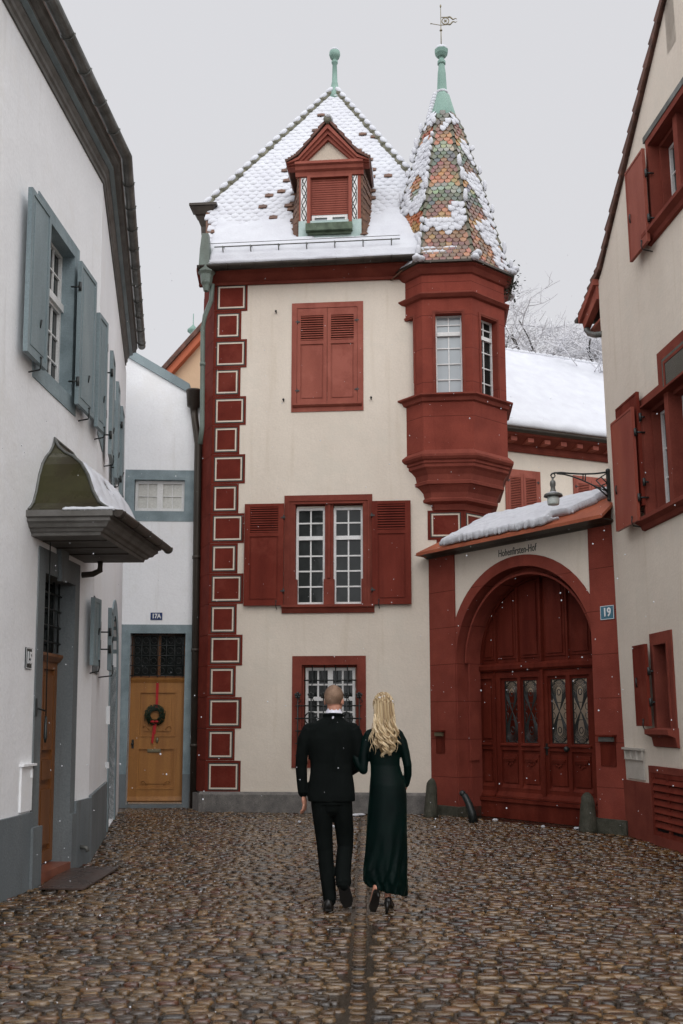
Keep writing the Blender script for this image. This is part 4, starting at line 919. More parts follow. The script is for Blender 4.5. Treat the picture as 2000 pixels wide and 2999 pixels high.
for i in range(4): z = zt+.2+.17*i; m.tube([PA.w(DO[0], z, -DD+.05), PA.w(DO[1], z, -DD+.05)], .011, 6)
mk('transom_grille', m, [M['iron'], M['glass']], WH)
m = MB(); m.box(PA, DO[0], DO[1], 0, .1, -DD-.05, .04); mk('door_step', m, M['terra'], WH)
# bell pull rod
m = MB(); ub = -1.72; m.tube([PA.w(ub, 3.34, .0), PA.w(ub, 3.36, .12), PA.w(ub+.1, 3.33, .2)], .012, 6); ua = PA.uz(147, 1600, .07); uc_ = PA.uz(132, 2175, .07); m.tube([PA.w(ua[0], 3.34, .07), PA.w(uc_[0], uc_[1]+.25, .07)], .006, 5); m.tube([PA.w(uc_[0], uc_[1]+.25, .07), PA.w(uc_[0], uc_[1]+.05, .07), PA.w(uc_[0], uc_[1], .07)], [.012, .018, .008], 6)
m.tube([PA.w(ub-.05, uc_[1]+.33, .02), PA.w(uc_[0], uc_[1]+.3, .07)], .009, 5); m.box(PA, ub-.07, ub-.05, uc_[1]+.25, uc_[1]+.42, 0, .03); mk('bell_pull', m, M['iron'], WH)
m = MB(); r = PA.R(56, 2244, 88, 2376); m.box(PA, r[0], r[1], r[2], r[3], 0, .02); m.box(PA, r[0]-.02, r[1]+.03, r[3], r[3]+.02, 0, .05); m.box(PA, r[1]-.05, r[1]-.03, r[2]+.3, r[2]+.38, .02, .035); mk('meter_box', m, M['white'], WH)
# eaves: swept moulding round the bend
half = math.acos(PA.n.dot(PB.n))/2; bis = ((PA.n+PB.n)).normalized()
def kin(o, z): q_ = KINK+bis*((o-PA.l*z)/math.cos(half)); return Vector((*q_, z))
def sweepAB(name, prof, mt, par=WH, uA=-9, uB=5.7, dzA=0, dzB=0, sm=False):
    m = MB(); m.loft([[PA.w(uA, z+dzA, o) for o, z in prof], [kin(o, z) for o, z in prof], [PB.w(uB, z+dzB, o) for o, z in prof]], sm=sm); return mk(name, m, mt, par)
T0 = 8.06
sweepAB('eaves_cornice', [(-.02, T0), (.02, T0), (.02, T0+.05), (.04, T0+.07), (.04, T0+.12), (.07, T0+.16), (.07, T0+.19), (.13, T0+.215), (.13, T0+.24), (.19, T0+.255), (.19, T0+.3), (.21, T0+.33), (-.02, T0+.36)], M['cornice'], dzB=-.26)
sweepAB('eaves_board', [(.075, T0+.18), (.128, T0+.198), (.126, T0+.212), (.073, T0+.19)], M['blue'], dzB=-.26)
gp = [(.28+.07*math.cos(a), T0+.38+.07*math.sin(a)) for a in [math.pi+i*math.pi/8 for i in range(9)]]+[(.28+.058*math.cos(a), T0+.38+.058*math.sin(a)) for a in [i*-math.pi/8 for i in range(9)]]
gut = sweepAB('gutter', gp, M['zinc'], dzB=-.26, sm=False)
m = MB()
for i in range(27):
    u = -8.8+i*.55
    P, uu = (PA, u) if u < 0 else (PB, u)
    if abs(u) < .1: continue
    m.tube([P.w(uu, T0+.38+.075*math.sin(a)-(.26*max(uu, 0)/5.7 if P is PB else 0), .28+.075*math.cos(a)) for a in [math.pi+k_*math.pi/8 for k_ in range(9)]], .011, 5)
mk('gutter_bracket', m, M['zinc'], gut)
m = MB(); m.loft([[PA.w(-9, T0+.40, .24), PA.w(-9, T0+.46, .24), PA.w(-9, T0+3.9, -3), PA.w(-9, T0+3.8, -3)], [kin(.24, T0+.40), kin(.24, T0+.46), kin(-3, T0+3.9), kin(-3, T0+3.8)], [PB.w(5.75, T0+.15, .24), PB.w(5.75, T0+.21, .24), PB.w(5.75, T0+3.6, -3), PB.w(5.75, T0+3.5, -3)]], sm=False); mk('roof', m, M['tile'], WH)
m = MB(); m.box(PB, 6.0, 6.1, 0, 7.8, -6, -.5); m.box(PA, -9.0, -8.9, 0, 7.8, -6, -.7); mk('side_wall', m, M['white'], WH)
# canopy over the door: moulded tray + ogee copper hood
CN0, CN1, CD = -2.16, -.18, .83
m = MB()
def tray(ins, z): return [PA.w(CN0+ins, z, 0), PA.w(CN0+ins, z, CD-ins), PA.w(CN1-ins, z, CD-ins), PA.w(CN1-ins, z, 0)]
m.loft([tray(i, z) for i, z in ((.16, 3.30), (.15, 3.33), (.13, 3.335), (.11, 3.36), (.08, 3.37), (.06, 3.4), (.03, 3.42), (.03, 3.45), (0, 3.46), (0, 3.52))], sm=False)
CA = mk('door_canopy', m, M['cornice'], WH, label='bell-shaped green copper canopy over the door of the white house')
m = MB()
for u in (-1.75, -1.35, -.95): m.box(PA, u, u+.025, 3.288, 3.3, .02, CD-.17)
mk('soffit_batten', m, M['brownpipe'], CA)
og = [(0, 3.53), (.05, 3.56), (.12, 3.62), (.19, 3.75), (.25, 3.92), (.33, 4.06), (.43, 4.16), (.53, 4.23), (.61, 4.31), (.67, 4.42)]
def hood(ins, z): 
    k_ = ins/.67; return [PA.w(CN0+.04+ins*1.0, z, 0), PA.w(CN0+.04+ins, z, (CD-.04)*(1-k_)+.0), PA.w(CN1-.04-ins, z, (CD-.04)*(1-k_)), PA.w(CN1-.04-ins, z, 0)]
m = MB(); m.loft([hood(i, z) for i, z in og], sm=False); 
for f_ in range(len(m.sm)): m.sm[f_] = False
mk('hood', m, M['olive'], CA)
m = MB()
for k_ in (1, 2): m.tube([hood(i, z)[k_]+Vector((0, 0, .008)) for i, z in og], .016, 6)
m.tube([hood(i, z)[0]+Vector((.01, 0, .008)) for i, z in og], .014, 6)
m.tube([hood(.67, 4.42)[0], hood(.67, 4.42)[3]], .02, 6); mk('hood_seam', m, M['zinc'], CA)
def hs(s, t):
    i = t*(len(og)-1); j = min(int(i), len(og)-2); f_ = i-j; a = hood(*og[j]); b = hood(*og[j+1]); p = [a[k_]+(b[k_]-a[k_])*f_ for k_ in range(4)]; return p[1]+(p[2]-p[1])*s
m = MB(); m.sheet(hs, Vector((*(PA.n*.8), .6)), 44, 30, lambda s, t: .03+.03*lump(s*4, t*4, 2)+.02*lump(s*4, t*4, 7)-max(0, t-.62)*.3-max(0, .10-s)*.4)
m.sheet(lambda s, t: PA.w(CN0+.12+s*(CN1-CN0-.1), 3.52, CD-.11+t*.11), Vector((0, 0, 1)), 60, 3, lambda s, t: .045+.015*lump(s*9, t))
m.sheet(lambda s, t: PA.w(CN0+t*.06, 3.52, .35+s*.5), Vector((0, 0, 1)), 20, 3, lambda s, t: .03+.01*lump(s*9, t))
mk('canopy_snow', m, M['snow'], CA)
m = MB(); pr = [(CD+.045+.05*math.cos(a), 3.5+.05*math.sin(a)) for a in [math.pi*.85+i*math.pi*1.25/10 for i in range(11)]]; m.profile(PA, CN0+.02, CN1+.06, pr)
for i in range(5): u = CN0+.1+i*.5; m.profile(PA, u, u+.02, [(CD+.045+(o-CD-.045)*1.12, 3.5+(z-3.5)*1.12) for o, z in pr])
mk('canopy_gutter', m, M['brownpipe'], CA)
m = MB(); m.tube([PA.w(CN1-.25, 3.31, .2), PA.w(CN1-.25, 3.2, .2), PA.w(CN1-.25, 3.16, .12), PA.w(CN1-.25, 3.15, .0)], .035, 8); mk('canopy_outlet', m, M['brownpipe'], CA)

# ================================================================ LINK HOUSE (17A)
LH = thing('link_house', (*PD.o, 0), 'narrow white house front with an oak door between the white house and the red quoins', 'house')
wb = (-.06, 1.27, 5.22, 6.2); wo = (.09, 1.07, 5.39, 6.05); dd = (-.04, 1.30, 0, 3.29); do = (.13, 1.13, .06, 3.13)
m = MB(); m.prism(PD, [(-.8, 0), (1.62, 0), (1.62, 7.45), (-.8, 8.86)], -.35, 0, 0, [rect(wo), [(do[0], .02), (do[1], .02), (do[1], do[3]), (do[0], do[3])]]); mk('wall', m, M['white'], LH)
m = MB(); m.prism(PD, [(-.4, 8.58), (1.1, 7.7), (1.1, 7.88), (-.4, 8.76)], -.36, .05); mk('coping', m, M['blue'], LH)
m = MB(); m.frame(PD, *wb, wo[0]-wb[0], wb[1]-wo[1], wo[2]-wb[2], wb[3]-wo[3], 0, .008); m.frame(PD, *wo, .025, .025, .025, .035, -.2, .006); mk('window_frame', m, M['bluestone'], LH)
xm = (wo[0]+wo[1])/2
for a, b in ((wo[0]+.03, xm), (xm, wo[1]-.03)): casement(LH, PD, a, b, wo[2]+.03, wo[3]-.04, -.12, 2, (.5,), fr=.055, gm=M['lace'])
m = MB(); m.prism(PD, [(dd[0], 0), (do[0], 0), (do[0], do[3]), (do[1], do[3]), (do[1], 0), (dd[1], 0), (dd[1], dd[3]), (dd[0], dd[3])], -.3, .012); m.frame(PD, do[0]-.03, do[1]+.03, .6, do[3]+.03, .03, .03, 0, .03, .012, .022)
mk('door_surround', m, M['bluestone'], LH)
m = MB(); m.box(PD, dd[0]-.01, do[0]-.002, 0, .6, .012, .035); m.box(PD, do[1]+.002, dd[1]+.01, 0, .6, .012, .035); m.box(PD, do[0], do[1], 0, .06, -.3, .03); mk('surround_base', m, M['plinth'], LH)
zt = 2.24
m = MB(); d0 = -.2
m.box(PD, do[0], do[1], .09, zt, d0-.05, d0)
m.frame(PD, do[0], do[1], .12, zt, .16, .16, .2, .16, d0, d0+.022); m.box(PD, do[0]+.16, do[1]-.16, 1.06, 1.26, d0, d0+.022)
a, b = do[0]+.16, do[1]-.16
m.frame(PD, a, b, 1.26, zt-.16, .025, .025, .025, .025, d0, d0+.035); m.box(PD, a+.09, b-.09, 1.36, zt-.26, d0, d0+.018)
m.frame(PD, a, b, .32, 1.06, .025, .025, .025, .025, d0, d0+.035); m.box(PD, a+.07, b-.07, .42, .97, d0, d0+.018)
for s_ in (-1, 1):
    for zc in (1.42, .44): m.tube([PD.w((a+b)/2+s_*(.2+.05*math.cos(t)), zc+.035*math.sin(t*1.5), d0+.025) for t in [i*.5 for i in range(9)]], .009, 5)
m.profile(PD, do[0], do[1], [(d0, .12), (d0+.05, .12), (d0+.02, .2), (d0, .2)])
m.profile(PD, do[0], do[1], [(d0-.05, zt), (d0+.03, zt), (d0+.06, zt+.05), (d0+.02, zt+.09), (d0-.05, zt+.09)]); OD = mk('front_door', m, M['wood'], LH, label='weathered oak door with a Christmas wreath')
m = MB(); m.box(PD, .47, .71, .98, 1.04, d0+.022, d0+.04); m.box(PD, .49, .69, .995, 1.025, d0+.04, d0+.055); mk('letter_slot', m, M['brass'], OD)
m = MB(); u, z = .2, 1.13; m.box(PD, u-.02, u+.02, z-.08, z+.08, d0+.022, d0+.03); m.ell(PD.w(u, z, d0+.05), (.028,)*3); mk('handle', m, M['iron'], OD)
m = MB(); m.ell(PD.w(.64, 1.2, d0+.04), (.03, .02, .05)); mk('knocker', m, M['brass'], OD)
m = MB(); m.box(PD, do[0], do[1], zt+.09, do[3], d0-.05, d0-.03, 1); m.frame(PD, do[0], do[1], zt+.09, do[3], .04, .04, .03, .03, d0-.03, d0, 2); m.box(PD, .6, .66, zt+.1, do[3]-.03, d0-.03, d0, 2)
g0 = -.06
for i in range(5): z = zt+.12+i*.185; m.tube([PD.w(do[0], z, g0), PD.w(do[1], z, g0)], .009, 6)
for i in range(7): u = do[0]+.05+i*.15; m.tube([PD.w(u, zt+.09, g0), PD.w(u, do[3], g0)], .008, 6)
for i in range(6):
    for j in range(4):
        u, z = do[0]+.125+i*.15, zt+.21+j*.185; m.tube([PD.w(u+.05*math.cos(t), z+.055*math.sin(t), g0+.005) for t in [k_*.7 for k_ in range(9)]], .006, 5, closed=True)
mk('transom_grille', m, [M['iron'], M['glass'], M['wood2']], LH)
# hopper and rainwater pipe between the two houses
H0 = PD.w(*PD.uz(569, 1150, .14), .14)
m = MB(); m.lathe((H0.x, H0.y, 0), [(.06, H0.z-.42), (.075, H0.z-.3), (.13, H0.z-.27), (.15, H0.z), (.16, H0.z+.01), (.16, H0.z+.04)], 14); mk('hopper', m, M['brownpipe'], LH)
q2 = PD.w(*PD.uz(580, 1300, .2), .2)
curve_pipe(LH, [H0+Vector((0, 0, -.35)), H0+Vector((.02, 0, -.5)), q2, PD.w(*PD.uz(577, 1500, .2), .2), Vector((*(PD.w(*PD.uz(568, 2300, .2), .2).to_2d()), .02))], .068, M['brownpipe'], rings=1.7)

# ================================================================ GABLE HOUSE (right)
GH = thing('gable_house', (*PR.o, 0), 'steep gabled cream house on the right with dark red windows and shutters', 'house')
G1 = (2.02, 3.7, 7.62, 8.98); G2 = (1.26, 3.2, 4.05, 5.72); G3 = (1.18, 1.86, 1.36, 2.65); NI = (2.72, 3.02, 9.95, 10.85)
gs = .83
nic = [PR.uz(x, y) for x, y in ((1948, 38), (1969, 5), (1977, 115), (1956, 153))]
NI = (2.8, 3.06, 9.65, 10.5)
kk = (5.3-.0)
ugab = 5.6
m = MB(); m.prism(PR, [(0, 0), (11.2, 0), (11.2, 7.9), (ugab, 7.95+gs*ugab), (.2, 8.1), (0, 7.98)], -.4, 0, 0, [rect(G1), rect(G2), rect(G3), rect(NI)]); mk('wall', m, M['cream'], GH)
m = MB(); m.box(PR, NI[0], NI[1], NI[2], NI[3], -.4, -.3); mk('niche', m, M['cream2'], GH)
side = Pl(PR.o, -PR.n, -PR.d)
m = MB(); m.box(side, 0, 8, 0, 8.5, -.3, 0); mk('side_wall', m, M['cream'], GH)
# roof with verge tiles, flared at the eaves
E_L, K_L, T_ = (-.76, 7.72), (.2, 8.1), (ugab, 7.95+gs*ugab)
m = MB()
for (p_, q_) in ((E_L, K_L), (K_L, T_), (T_, (11.2, 7.9)), ((11.2, 7.9), (12.1, 7.6))):
    m.prism(PR, [p_, q_, (q_[0], q_[1]+.1), (p_[0], p_[1]+.1)], -9, .035)
RF = mk('roof', m, M['clayroof'], GH)
m = MB()
for (a, b, st_) in ((E_L, K_L, .17), (K_L, T_, .27)):
    L = math.hypot(b[0]-a[0], b[1]-a[1]); n = int(L/st_); dx, dz_ = (b[0]-a[0])/n, (b[1]-a[1])/n; nx, nz = -dz_, dx; l = math.hypot(nx, nz); nx /= l; nz /= l
    for i in range(n):
        x, z = a[0]+dx*i, a[1]+dz_*i; h = .095+random.uniform(-.012, .015)
        m.prism(PR, [(x-dx*.06, z-dz_*.06), (x+dx*1.02, z+dz_*1.02), (x+dx*1.02+nx*.085, z+dz_*1.02+nz*.085), (x-dx*.06+nx*(h+.04), z-dz_*.06+nz*(h+.04))], -.3, .05+random.uniform(0, .015))
mk('verge_tiles', m, M['clayroof'], RF)
m = MB(); m.prism(PR, [(-.70, 7.62), (.02, 7.93), (.02, 8.02), (-.73, 7.74)], .0, .09); m.prism(PR, [(-.62, 7.50), (.0, 7.72), (.0, 7.93), (-.68, 7.63)], -.06, .04); m.box(PR, -.62, 0, 7.46, 7.5, -8, -.06)
mk('eaves_box', m, M['redlight'], RF)
m = MB(); pr = [(-.80+.07*math.cos(t), 7.74+.07*math.sin(t)) for t in [math.pi+i*math.pi/8 for i in range(9)]]; m.prism(PR, pr, -9, .1); mk('gutter', m, M['zinc'], RF)
m = MB(); q_ = [PR.w(*PR.uz(x, y, .0), .0) for x, y in ((1717, 945), (1718, 965), (1726, 977), (1742, 981), (1762, 979))]; m.tube(q_, .045, 10); mk('downpipe', m, M['zinc'], RF)
# top window
def red_window(r, wl, mull, name, step=None):
    u0, u1, z0, z1 = r
    m = MB(); m.frame(PR, u0, u1, z0, z1, wl, wl, .14, .13, -.3, .02); m.frame(PR, u0+wl-.03, u1-wl+.03, z0+.11, z1-.1, .025, .025, .001, .025, .02, .045)
    for x in mull: m.box(PR, x-.06, x+.06, z0+.14, z1-.13, -.26, -.03)
    m.frame(PR, u0+wl, u1-wl, z0+.14, z1-.13, .05, .05, .04, .05, -.3, -.1)
    f = mk('window_frame', m, M['stone0'], GH)
    m = MB(); m.profile(PR, u0-.05, u1+.05, [(0, z0-.06), (.04, z0-.05), (.06, z0), (.13, z0+.04), (.13, z0+.09), (0, z0+.14)]); mk('sill', m, M['stone0'], GH)
    xs = [u0+wl+.05]+[x for q_ in mull for x in (q_-.06, q_+.06)]+[u1-wl-.05]
    for a, b in zip(xs[::2], xs[1::2]): casement(GH, PR, a, b, z0+.19, z1-.19, -.24, 2 if b-a > .5 else 1, (.3, .62), fr=.04, gb=.02, transom=())
red_window(G1, .13, (2.80,), 'top'); red_window(G2, .12, (2.04,), 'mid')
m = MB(); s0 = 2.1; m.prism(PR, [(s0-.14, 5.72), (s0-.14, 6.12), (3.4, 6.12), (3.4, 5.72)], 0, .02); m.prism(PR, [(s0, 5.6), (s0, 5.99), (3.25, 5.99), (3.25, 5.6)], .02, .024, 1); m.frame(PR, s0+.05, 3.2, 5.6, 5.95, .04, .04, .001, .04, .024, .03); mk('raised_lintel', m, [M['stone0'], M['glass']], GH)
m = MB(); m.box(PR, 1.97, 3.75, 8.98, 9.06, 0, .03); mk('lintel_snow', m, M['zinc'], GH)
u0, u1, z0, z1 = G3; m = MB(); m.frame(PR, u0, u1, z0, z1, .14, .13, .1, .15, -.3, .02); m.frame(PR, u0+.12, u1-.11, z0+.09, z1-.13, .025, .025, .001, .025, .02, .04); m.profile(PR, u0-.04, u1+.02, [(0, z0-.14), (.03, z0-.13), (.05, z0-.02), (.14, z0+.02), (.14, z0+.08), (0, z0+.1)]); mk('window_frame', m, M['stone0'], GH)
casement(GH, PR, u0+.14, u1-.13, z0+.1, z1-.15, -.24, 2, (.33, .66), fr=.03)
def rshut(u0, u1, z0, z1, o, mt, hinge=1, name='shutter', label=None):
    m = MB(); m.box(PR, u0, u1, z0, z1, o, o+.035); m.frame(PR, u0, u1, z0, z1, .03, .03, .03, .03, o+.035, o+.042); s = mk(name, m, mt, GH, label=label)
    h = MB()
    for z in (z0+.3, z1-.35): h.tube([PR.w(u1+.02, z-.05, o+.01), PR.w(u1+.02, z+.05, o+.01)], .02, 6); h.tube([PR.w(u1+.02, z, o), PR.w(u1+.02, z, 0)], .012, 5)
    h.tube([PR.w(u0+.1, z0+.5, o+.045), PR.w(u0+.12, z0+.56, o+.06), PR.w(u0+.1, z0+.62, o+.045)], .01, 5); mk('hinge', h, M['iron'], s)
    stay(GH, PR, u1-.16, z0-.02, o)
M['red_aged'] = mat('sun_bleached_red_paint', (.33,.085,.05), (.21,.04,.028), .42, 2.2, .35, .15, 80, rough_var=.12, contrast=.8)
rshut(1.56, 2.16, 7.54, 8.80, .09, M['redlight']); rshut(.60, 1.38, 4.1, 5.62, .12, M['red_aged']); rshut(.63, 1.40, 4.3, 5.82, .05, M['red'])
rshut(.83, 1.26, 1.48, 2.52, .08, M['red'])
# plinth, meter cupboard, louvred hatch
m = MB(); m.box(PR, 0, .97, 0, .75, 0, .03); m.box(PR, .97, 1.02, 0, .98, 0, .05); m.box(PR, 1.02, 9, .9, .98, 0, .05); m.box(PR, 1.02, 9, 0, .12, 0, .05); m.box(PR, 2.1, 9, .12, .9, 0, .05); mk('plinth', m, M['red_aged'] if False else M['stone0'], GH)
m = MB(); m.box(PR, 1.02, 2.1, .12, .9, 0, .02, 1); m.frame(PR, 1.02, 2.1, .12, .9, .07, .07, .06, .06, .02, .045); m.box(PR, 1.5, 1.58, .18, .84, .02, .045)
for i in range(7): z = .22+i*.09; m.hexa([PR.w(1.1,z,.05),PR.w(2.02,z,.05),PR.w(2.02,z+.07,.02),PR.w(1.1,z+.07,.02),PR.w(1.1,z+.01,.06),PR.w(2.02,z+.01,.06),PR.w(2.02,z+.08,.03),PR.w(1.1,z+.08,.03)])
mk('louvred_hatch', m, [M['red'], M['dark']], GH)
m = MB(); m.box(PR, .1, .74, .78, 1.16, 0, .02); m.box(PR, .07, .77, 1.16, 1.19, 0, .06); 
for i in range(4): m.box(PR, .12+i*.2, .15+i*.2, 1.04, 1.16, .02, .045)
m.box(PR, .1, .74, 1.03, 1.04, .02, .04); mk('meter_cupboard', m, mat('pale_metal', (.50,.47,.42), (.44,.41,.36), .6, 5), GH)

# ================================================================ BACK HOUSE with the snowy roof
bo = Vector((4.10, 24.0)); ba = math.radians(22); PBk = Pl(bo, (math.cos(ba), math.sin(ba)), (math.sin(ba), -math.cos(ba)))
BH = thing('back_house', (*bo, 0), 'low cream house with closed louvred shutters and deep snow on its roof, behind the gate', 'house')
def bz(px, py, o=0): return PBk.uz(px, py, o)
ze = bz(1600, 1335)[1]; 
m = MB(); m.box(PBk, -3.5, 9, 0, ze+.1, -.4, 0); mk('wall', m, M['cream'], BH)
sw = []
for x0, x1, y in ((1478, 1580, 1372), (1677, 1780, 1392)):
    u0, z1 = bz(x0, y); u1 = bz(x1, y)[0]; z0 = z1-1.55; sw.append((u0, u1))
    m = MB(); m.frame(PBk, u0, u1, z0, z1, .07, .07, .1, .1, 0, .03); mk('window_frame', m, M['redlight'], BH)
    um_ = (u0+u1)/2
    for a, b, hg in ((u0+.07, um_-.005, -1), (um_+.005, u1-.07, 1)): shutter(BH, PBk, a, b, z0+.1, z1-.1, .0, (z0+.2, z1-.2), mt=M['redlight'], hinge=hg)
g1 = bz(1490, 1256, .55); g2 = bz(1773, 1288, .55); zg = (g1[1]+g2[1])/2
m = MB(); m.profile(PBk, -3.5, 9, [(0, ze), (.06, ze), (.1, ze+.06), (.1, ze+.16), (.5, ze+.3), (.55, zg-.06), (.55, zg), (0, zg)]); mk('eaves', m, M['stone0'], BH)
m = MB()
for i in range(26): u = -3+i*.48; m.box(PBk, u, u+.17, ze+.17, ze+.30, .08, .42)
mk('corbels', m, M['redlight'], BH)
m = MB(); m.profile(PBk, -3.5, 9, [(.55+.09*math.cos(t), zg+.02+.09*math.sin(t)) for t in [math.pi+i*math.pi/8 for i in range(9)]]); mk('gutter', m, M['brownpipe'], BH)
bpt = math.radians(42); 
r1 = ray(1486, 1040); nr = Vector((*(PBk.n*math.sin(bpt)), math.cos(bpt))); e0 = PBk.w(0, zg, .6); t = (e0-Vector((0,0,CAMH))).dot(nr)/r1.dot(nr); W = Vector((0,0,CAMH))+r1*t; Lr = (W.z-zg)/math.sin(bpt)
up = Vector((*(-PBk.n*math.cos(bpt)), math.sin(bpt)))
m = MB(); m.hexa([PBk.w(-3.6, zg, .6), PBk.w(9, zg, .6), PBk.w(9, zg, .6)+up*Lr, PBk.w(-3.6, zg, .6)+up*Lr]+[p+nr*.06 for p in (PBk.w(-3.6, zg, .6), PBk.w(9, zg, .6), PBk.w(9, zg, .6)+up*Lr, PBk.w(-3.6, zg, .6)+up*Lr)]); RB_ = mk('roof', m, M['tile'], BH)
m = MB(); m.sheet(lambda s, t: PBk.w(-3.6+12.6*s, zg, .6)+up*(Lr*t)+nr*.06, nr, 120, 40, lambda s, t: .13+.03*lump(s*30, t*8)+.012*lump(s*90, t*26))
for i in range(60): u = -3.4+i*.2; m.ell(PBk.w(u, zg, .6)+up*(Lr*1.0)+nr*.12, (.13, .12, .1), n=8, m=5, jit=.05)
mk('roof_snow', m, M['snow'], RB_)
m = MB()
for i in range(14): m.box(PBk, -3+i*.9+random.uniform(-.2, .2), -2.88+i*.9, zg+.1, zg+.25, .6, .62)
mk('snow_hook', m, M['iron'], RB_)
m = MB(); m.box(PBk, -3.5, 9, 0, zg+Lr*.6, -9, -8.6); mk('rear_wall', m, M['cream'], BH)

# ================================================================ FAR PEACH HOUSE
FH = thing('peach_house', (-5, 27, 0), 'peach gabled house with orange verge, far behind the rainwater pipes', 'house')
PF = Pl((-5.0, 27), (1, 0), (0, -1))
fa = PF.uz(480, 1096); fb = PF.uz(588, 975); sl_ = (fb[1]-fa[1])/(fb[0]-fa[0]); ub_ = 1.2
m = MB(); m.prism(PF, [(fa[0]-1, 0), (ub_+3.5, 0), (ub_+3.5, fa[1]-2), (ub_+1, fa[1]+sl_*(ub_+1-fa[0])*.9), (fa[0]-1, fa[1]-sl_-.1)], -6, 0); mk('wall', m, M['orange'], FH)
m = MB(); A0 = (fa[0]-1.2, fa[1]-1.2*sl_); A1 = (ub_+1, fa[1]+sl_*(ub_+1-fa[0]))
m.prism(PF, [(A0[0], A0[1]-.35), (A1[0], A1[1]-.35), (A1[0], A1[1]-.08), (A0[0], A0[1]-.08)], 0, .25); mk('fascia', m, M['orangered'], FH)
m = MB(); m.prism(PF, [(A0[0], A0[1]-.08), (A1[0], A1[1]-.08), (A1[0], A1[1]+.1), (A0[0], A0[1]+.1)], -6, .35); mk('roof', m, M['clayroof'], FH)
m = MB(); m.prism(PF, [(A0[0], A0[1]+.1), (A1[0], A1[1]+.1), (A1[0], A1[1]+.14), (A0[0], A0[1]+.14)], -6, .3); mk('roof_snow', m, M['snow'], FH)
fu, fz = PF.uz(558, 1010); m = MB(); m.lathe(PF.w(fu, 0, -.4), [(.12, fz-1), (.08, fz), (.05, fz+.35), (.09, fz+.38), (.04, fz+.45), (.16, fz+.55), (.17, fz+.6), (.05, fz+.72), (.015, fz+.78), (.012, fz+1.1)], 10); mk('roof_finial', m, M['copper'], FH)

# ================================================================ SIGNS, LAMP, BOXES
def sign(P, px, py, w_, h_, s, mt, label, o=.002, border=True, rot=0, lw=.6):
    u, z = P.uz(px, py, o); t = thing('house_number_sign', P.w(u, z, o), label, 'sign', 'enamel house number signs')
    m = MB(); m.box(P, u-w_/2, u+w_/2, z-h_/2, z+h_/2, o, o+.01); mk('plate', m, mt, t)
    if border: m = MB(); m.frame(P, u-w_/2+.003, u+w_/2-.003, z-h_/2+.003, z+h_/2-.003, .007, .007, .007, .007, o+.01, o+.012); mk('border', m, M['letter'], t)
    text_obj(t, P, s, u, z, o+.011, h_*lw, M['letter'], 'numeral', squeeze=.86, bold=.004, rot=rot)
sign(PD, 458, 1805, .215, .135, '17A', M['sign'], 'small blue enamel plate reading 17A above the oak door', border=False)
sign(PG, 1779, 1794, .24, .2, '19', M['signteal'], 'teal enamel plate reading 19 on the red gate pier', o=.032)
sign(PA, 82, 1928, .16, .2, '15', M['black'], 'black enamel plate reading 15 left of the front door', lw=.55)
# wall lamp on its bracket
u, z = PR.uz(1789, 1420); base = PR.w(.03, z, 0)
LMP = thing('wall_lamp', base, 'round street lamp hanging from a curved black iron wall bracket', 'street lamp')
def lp(px, py):   # the bracket stands in a vertical plane square to the picture through the lamp's wall plate
    r = ray(px, py); t = base.y/r.y; return Vector((r.x*t, base.y, CAMH+r.z*t))
def Z9(x, y): return lp(1560+x*.1913, 1350+y*.1913)
m = MB(); a, b = Z9(1150, 150), Z9(1170, 590); m.tube([a, b], .03, 4); m.ell(a, (.035,)*3); m.ell(b, (.03,)*3)
m.tube([Z9(1120, 175), Z9(950, 195), Z9(760, 200), Z9(560, 190), Z9(440, 178), Z9(340, 182), Z9(295, 195), Z9(275, 225)], .013, 6)
m.tube([Z9(370, 195), Z9(480, 205), Z9(600, 235), Z9(750, 290), Z9(900, 360), Z9(1020, 430), Z9(1140, 540)], .011, 6)
m.tube([Z9(310+32*math.cos(t), 225+32*math.sin(t)) for t in [i*.6283 for i in range(10)]], .009, 6, closed=True)
for A_, B_ in (((770, 200), (770, 295)), ((805, 200), (805, 320)), ((1130, 190), (970, 295)), ((970, 295), (1150, 490)), ((1040, 240), (1140, 340)), ((1140, 340), (1060, 370)), ((1060, 370), (1160, 480)), ((860, 340), (1100, 450))): m.tube([Z9(*A_), Z9(*B_)], .009, 5)
mk('bracket', m, M['iron'], LMP)
c = Z9(305, 270); k_ = (Z9(305, 270)-Z9(305, 680)).z/410
def LZ_(y): return -(y-270)*k_
R_ = lambda x: x*k_
m = MB(); m.lathe(c, [(R_(18), LZ_(265)), (R_(14), LZ_(290)), (R_(38), LZ_(310)), (R_(44), LZ_(340)), (R_(42), LZ_(380)), (R_(34), LZ_(395)), (R_(36), LZ_(430)), (R_(50), LZ_(478)), (R_(60), LZ_(490)), (R_(135), LZ_(515)), (R_(142), LZ_(545)), (R_(120), LZ_(552)), (R_(90), LZ_(548))], 20); mk('lamp_shade', m, M['zinc'], LMP)
m = MB(); m.lathe(c, [(R_(88), LZ_(549)), (R_(92), LZ_(600)), (R_(88), LZ_(655)), (R_(80), LZ_(672)), (R_(20), LZ_(680))], 20); mk('glass_globe', m, M['milk'], LMP)
m = MB(); m.lathe(c, [(R_(62), LZ_(489)), (R_(125), LZ_(508)), (R_(110), LZ_(498)), (R_(64), LZ_(482))], 16); mk('snow_cap', m, M['snow'], LMP)
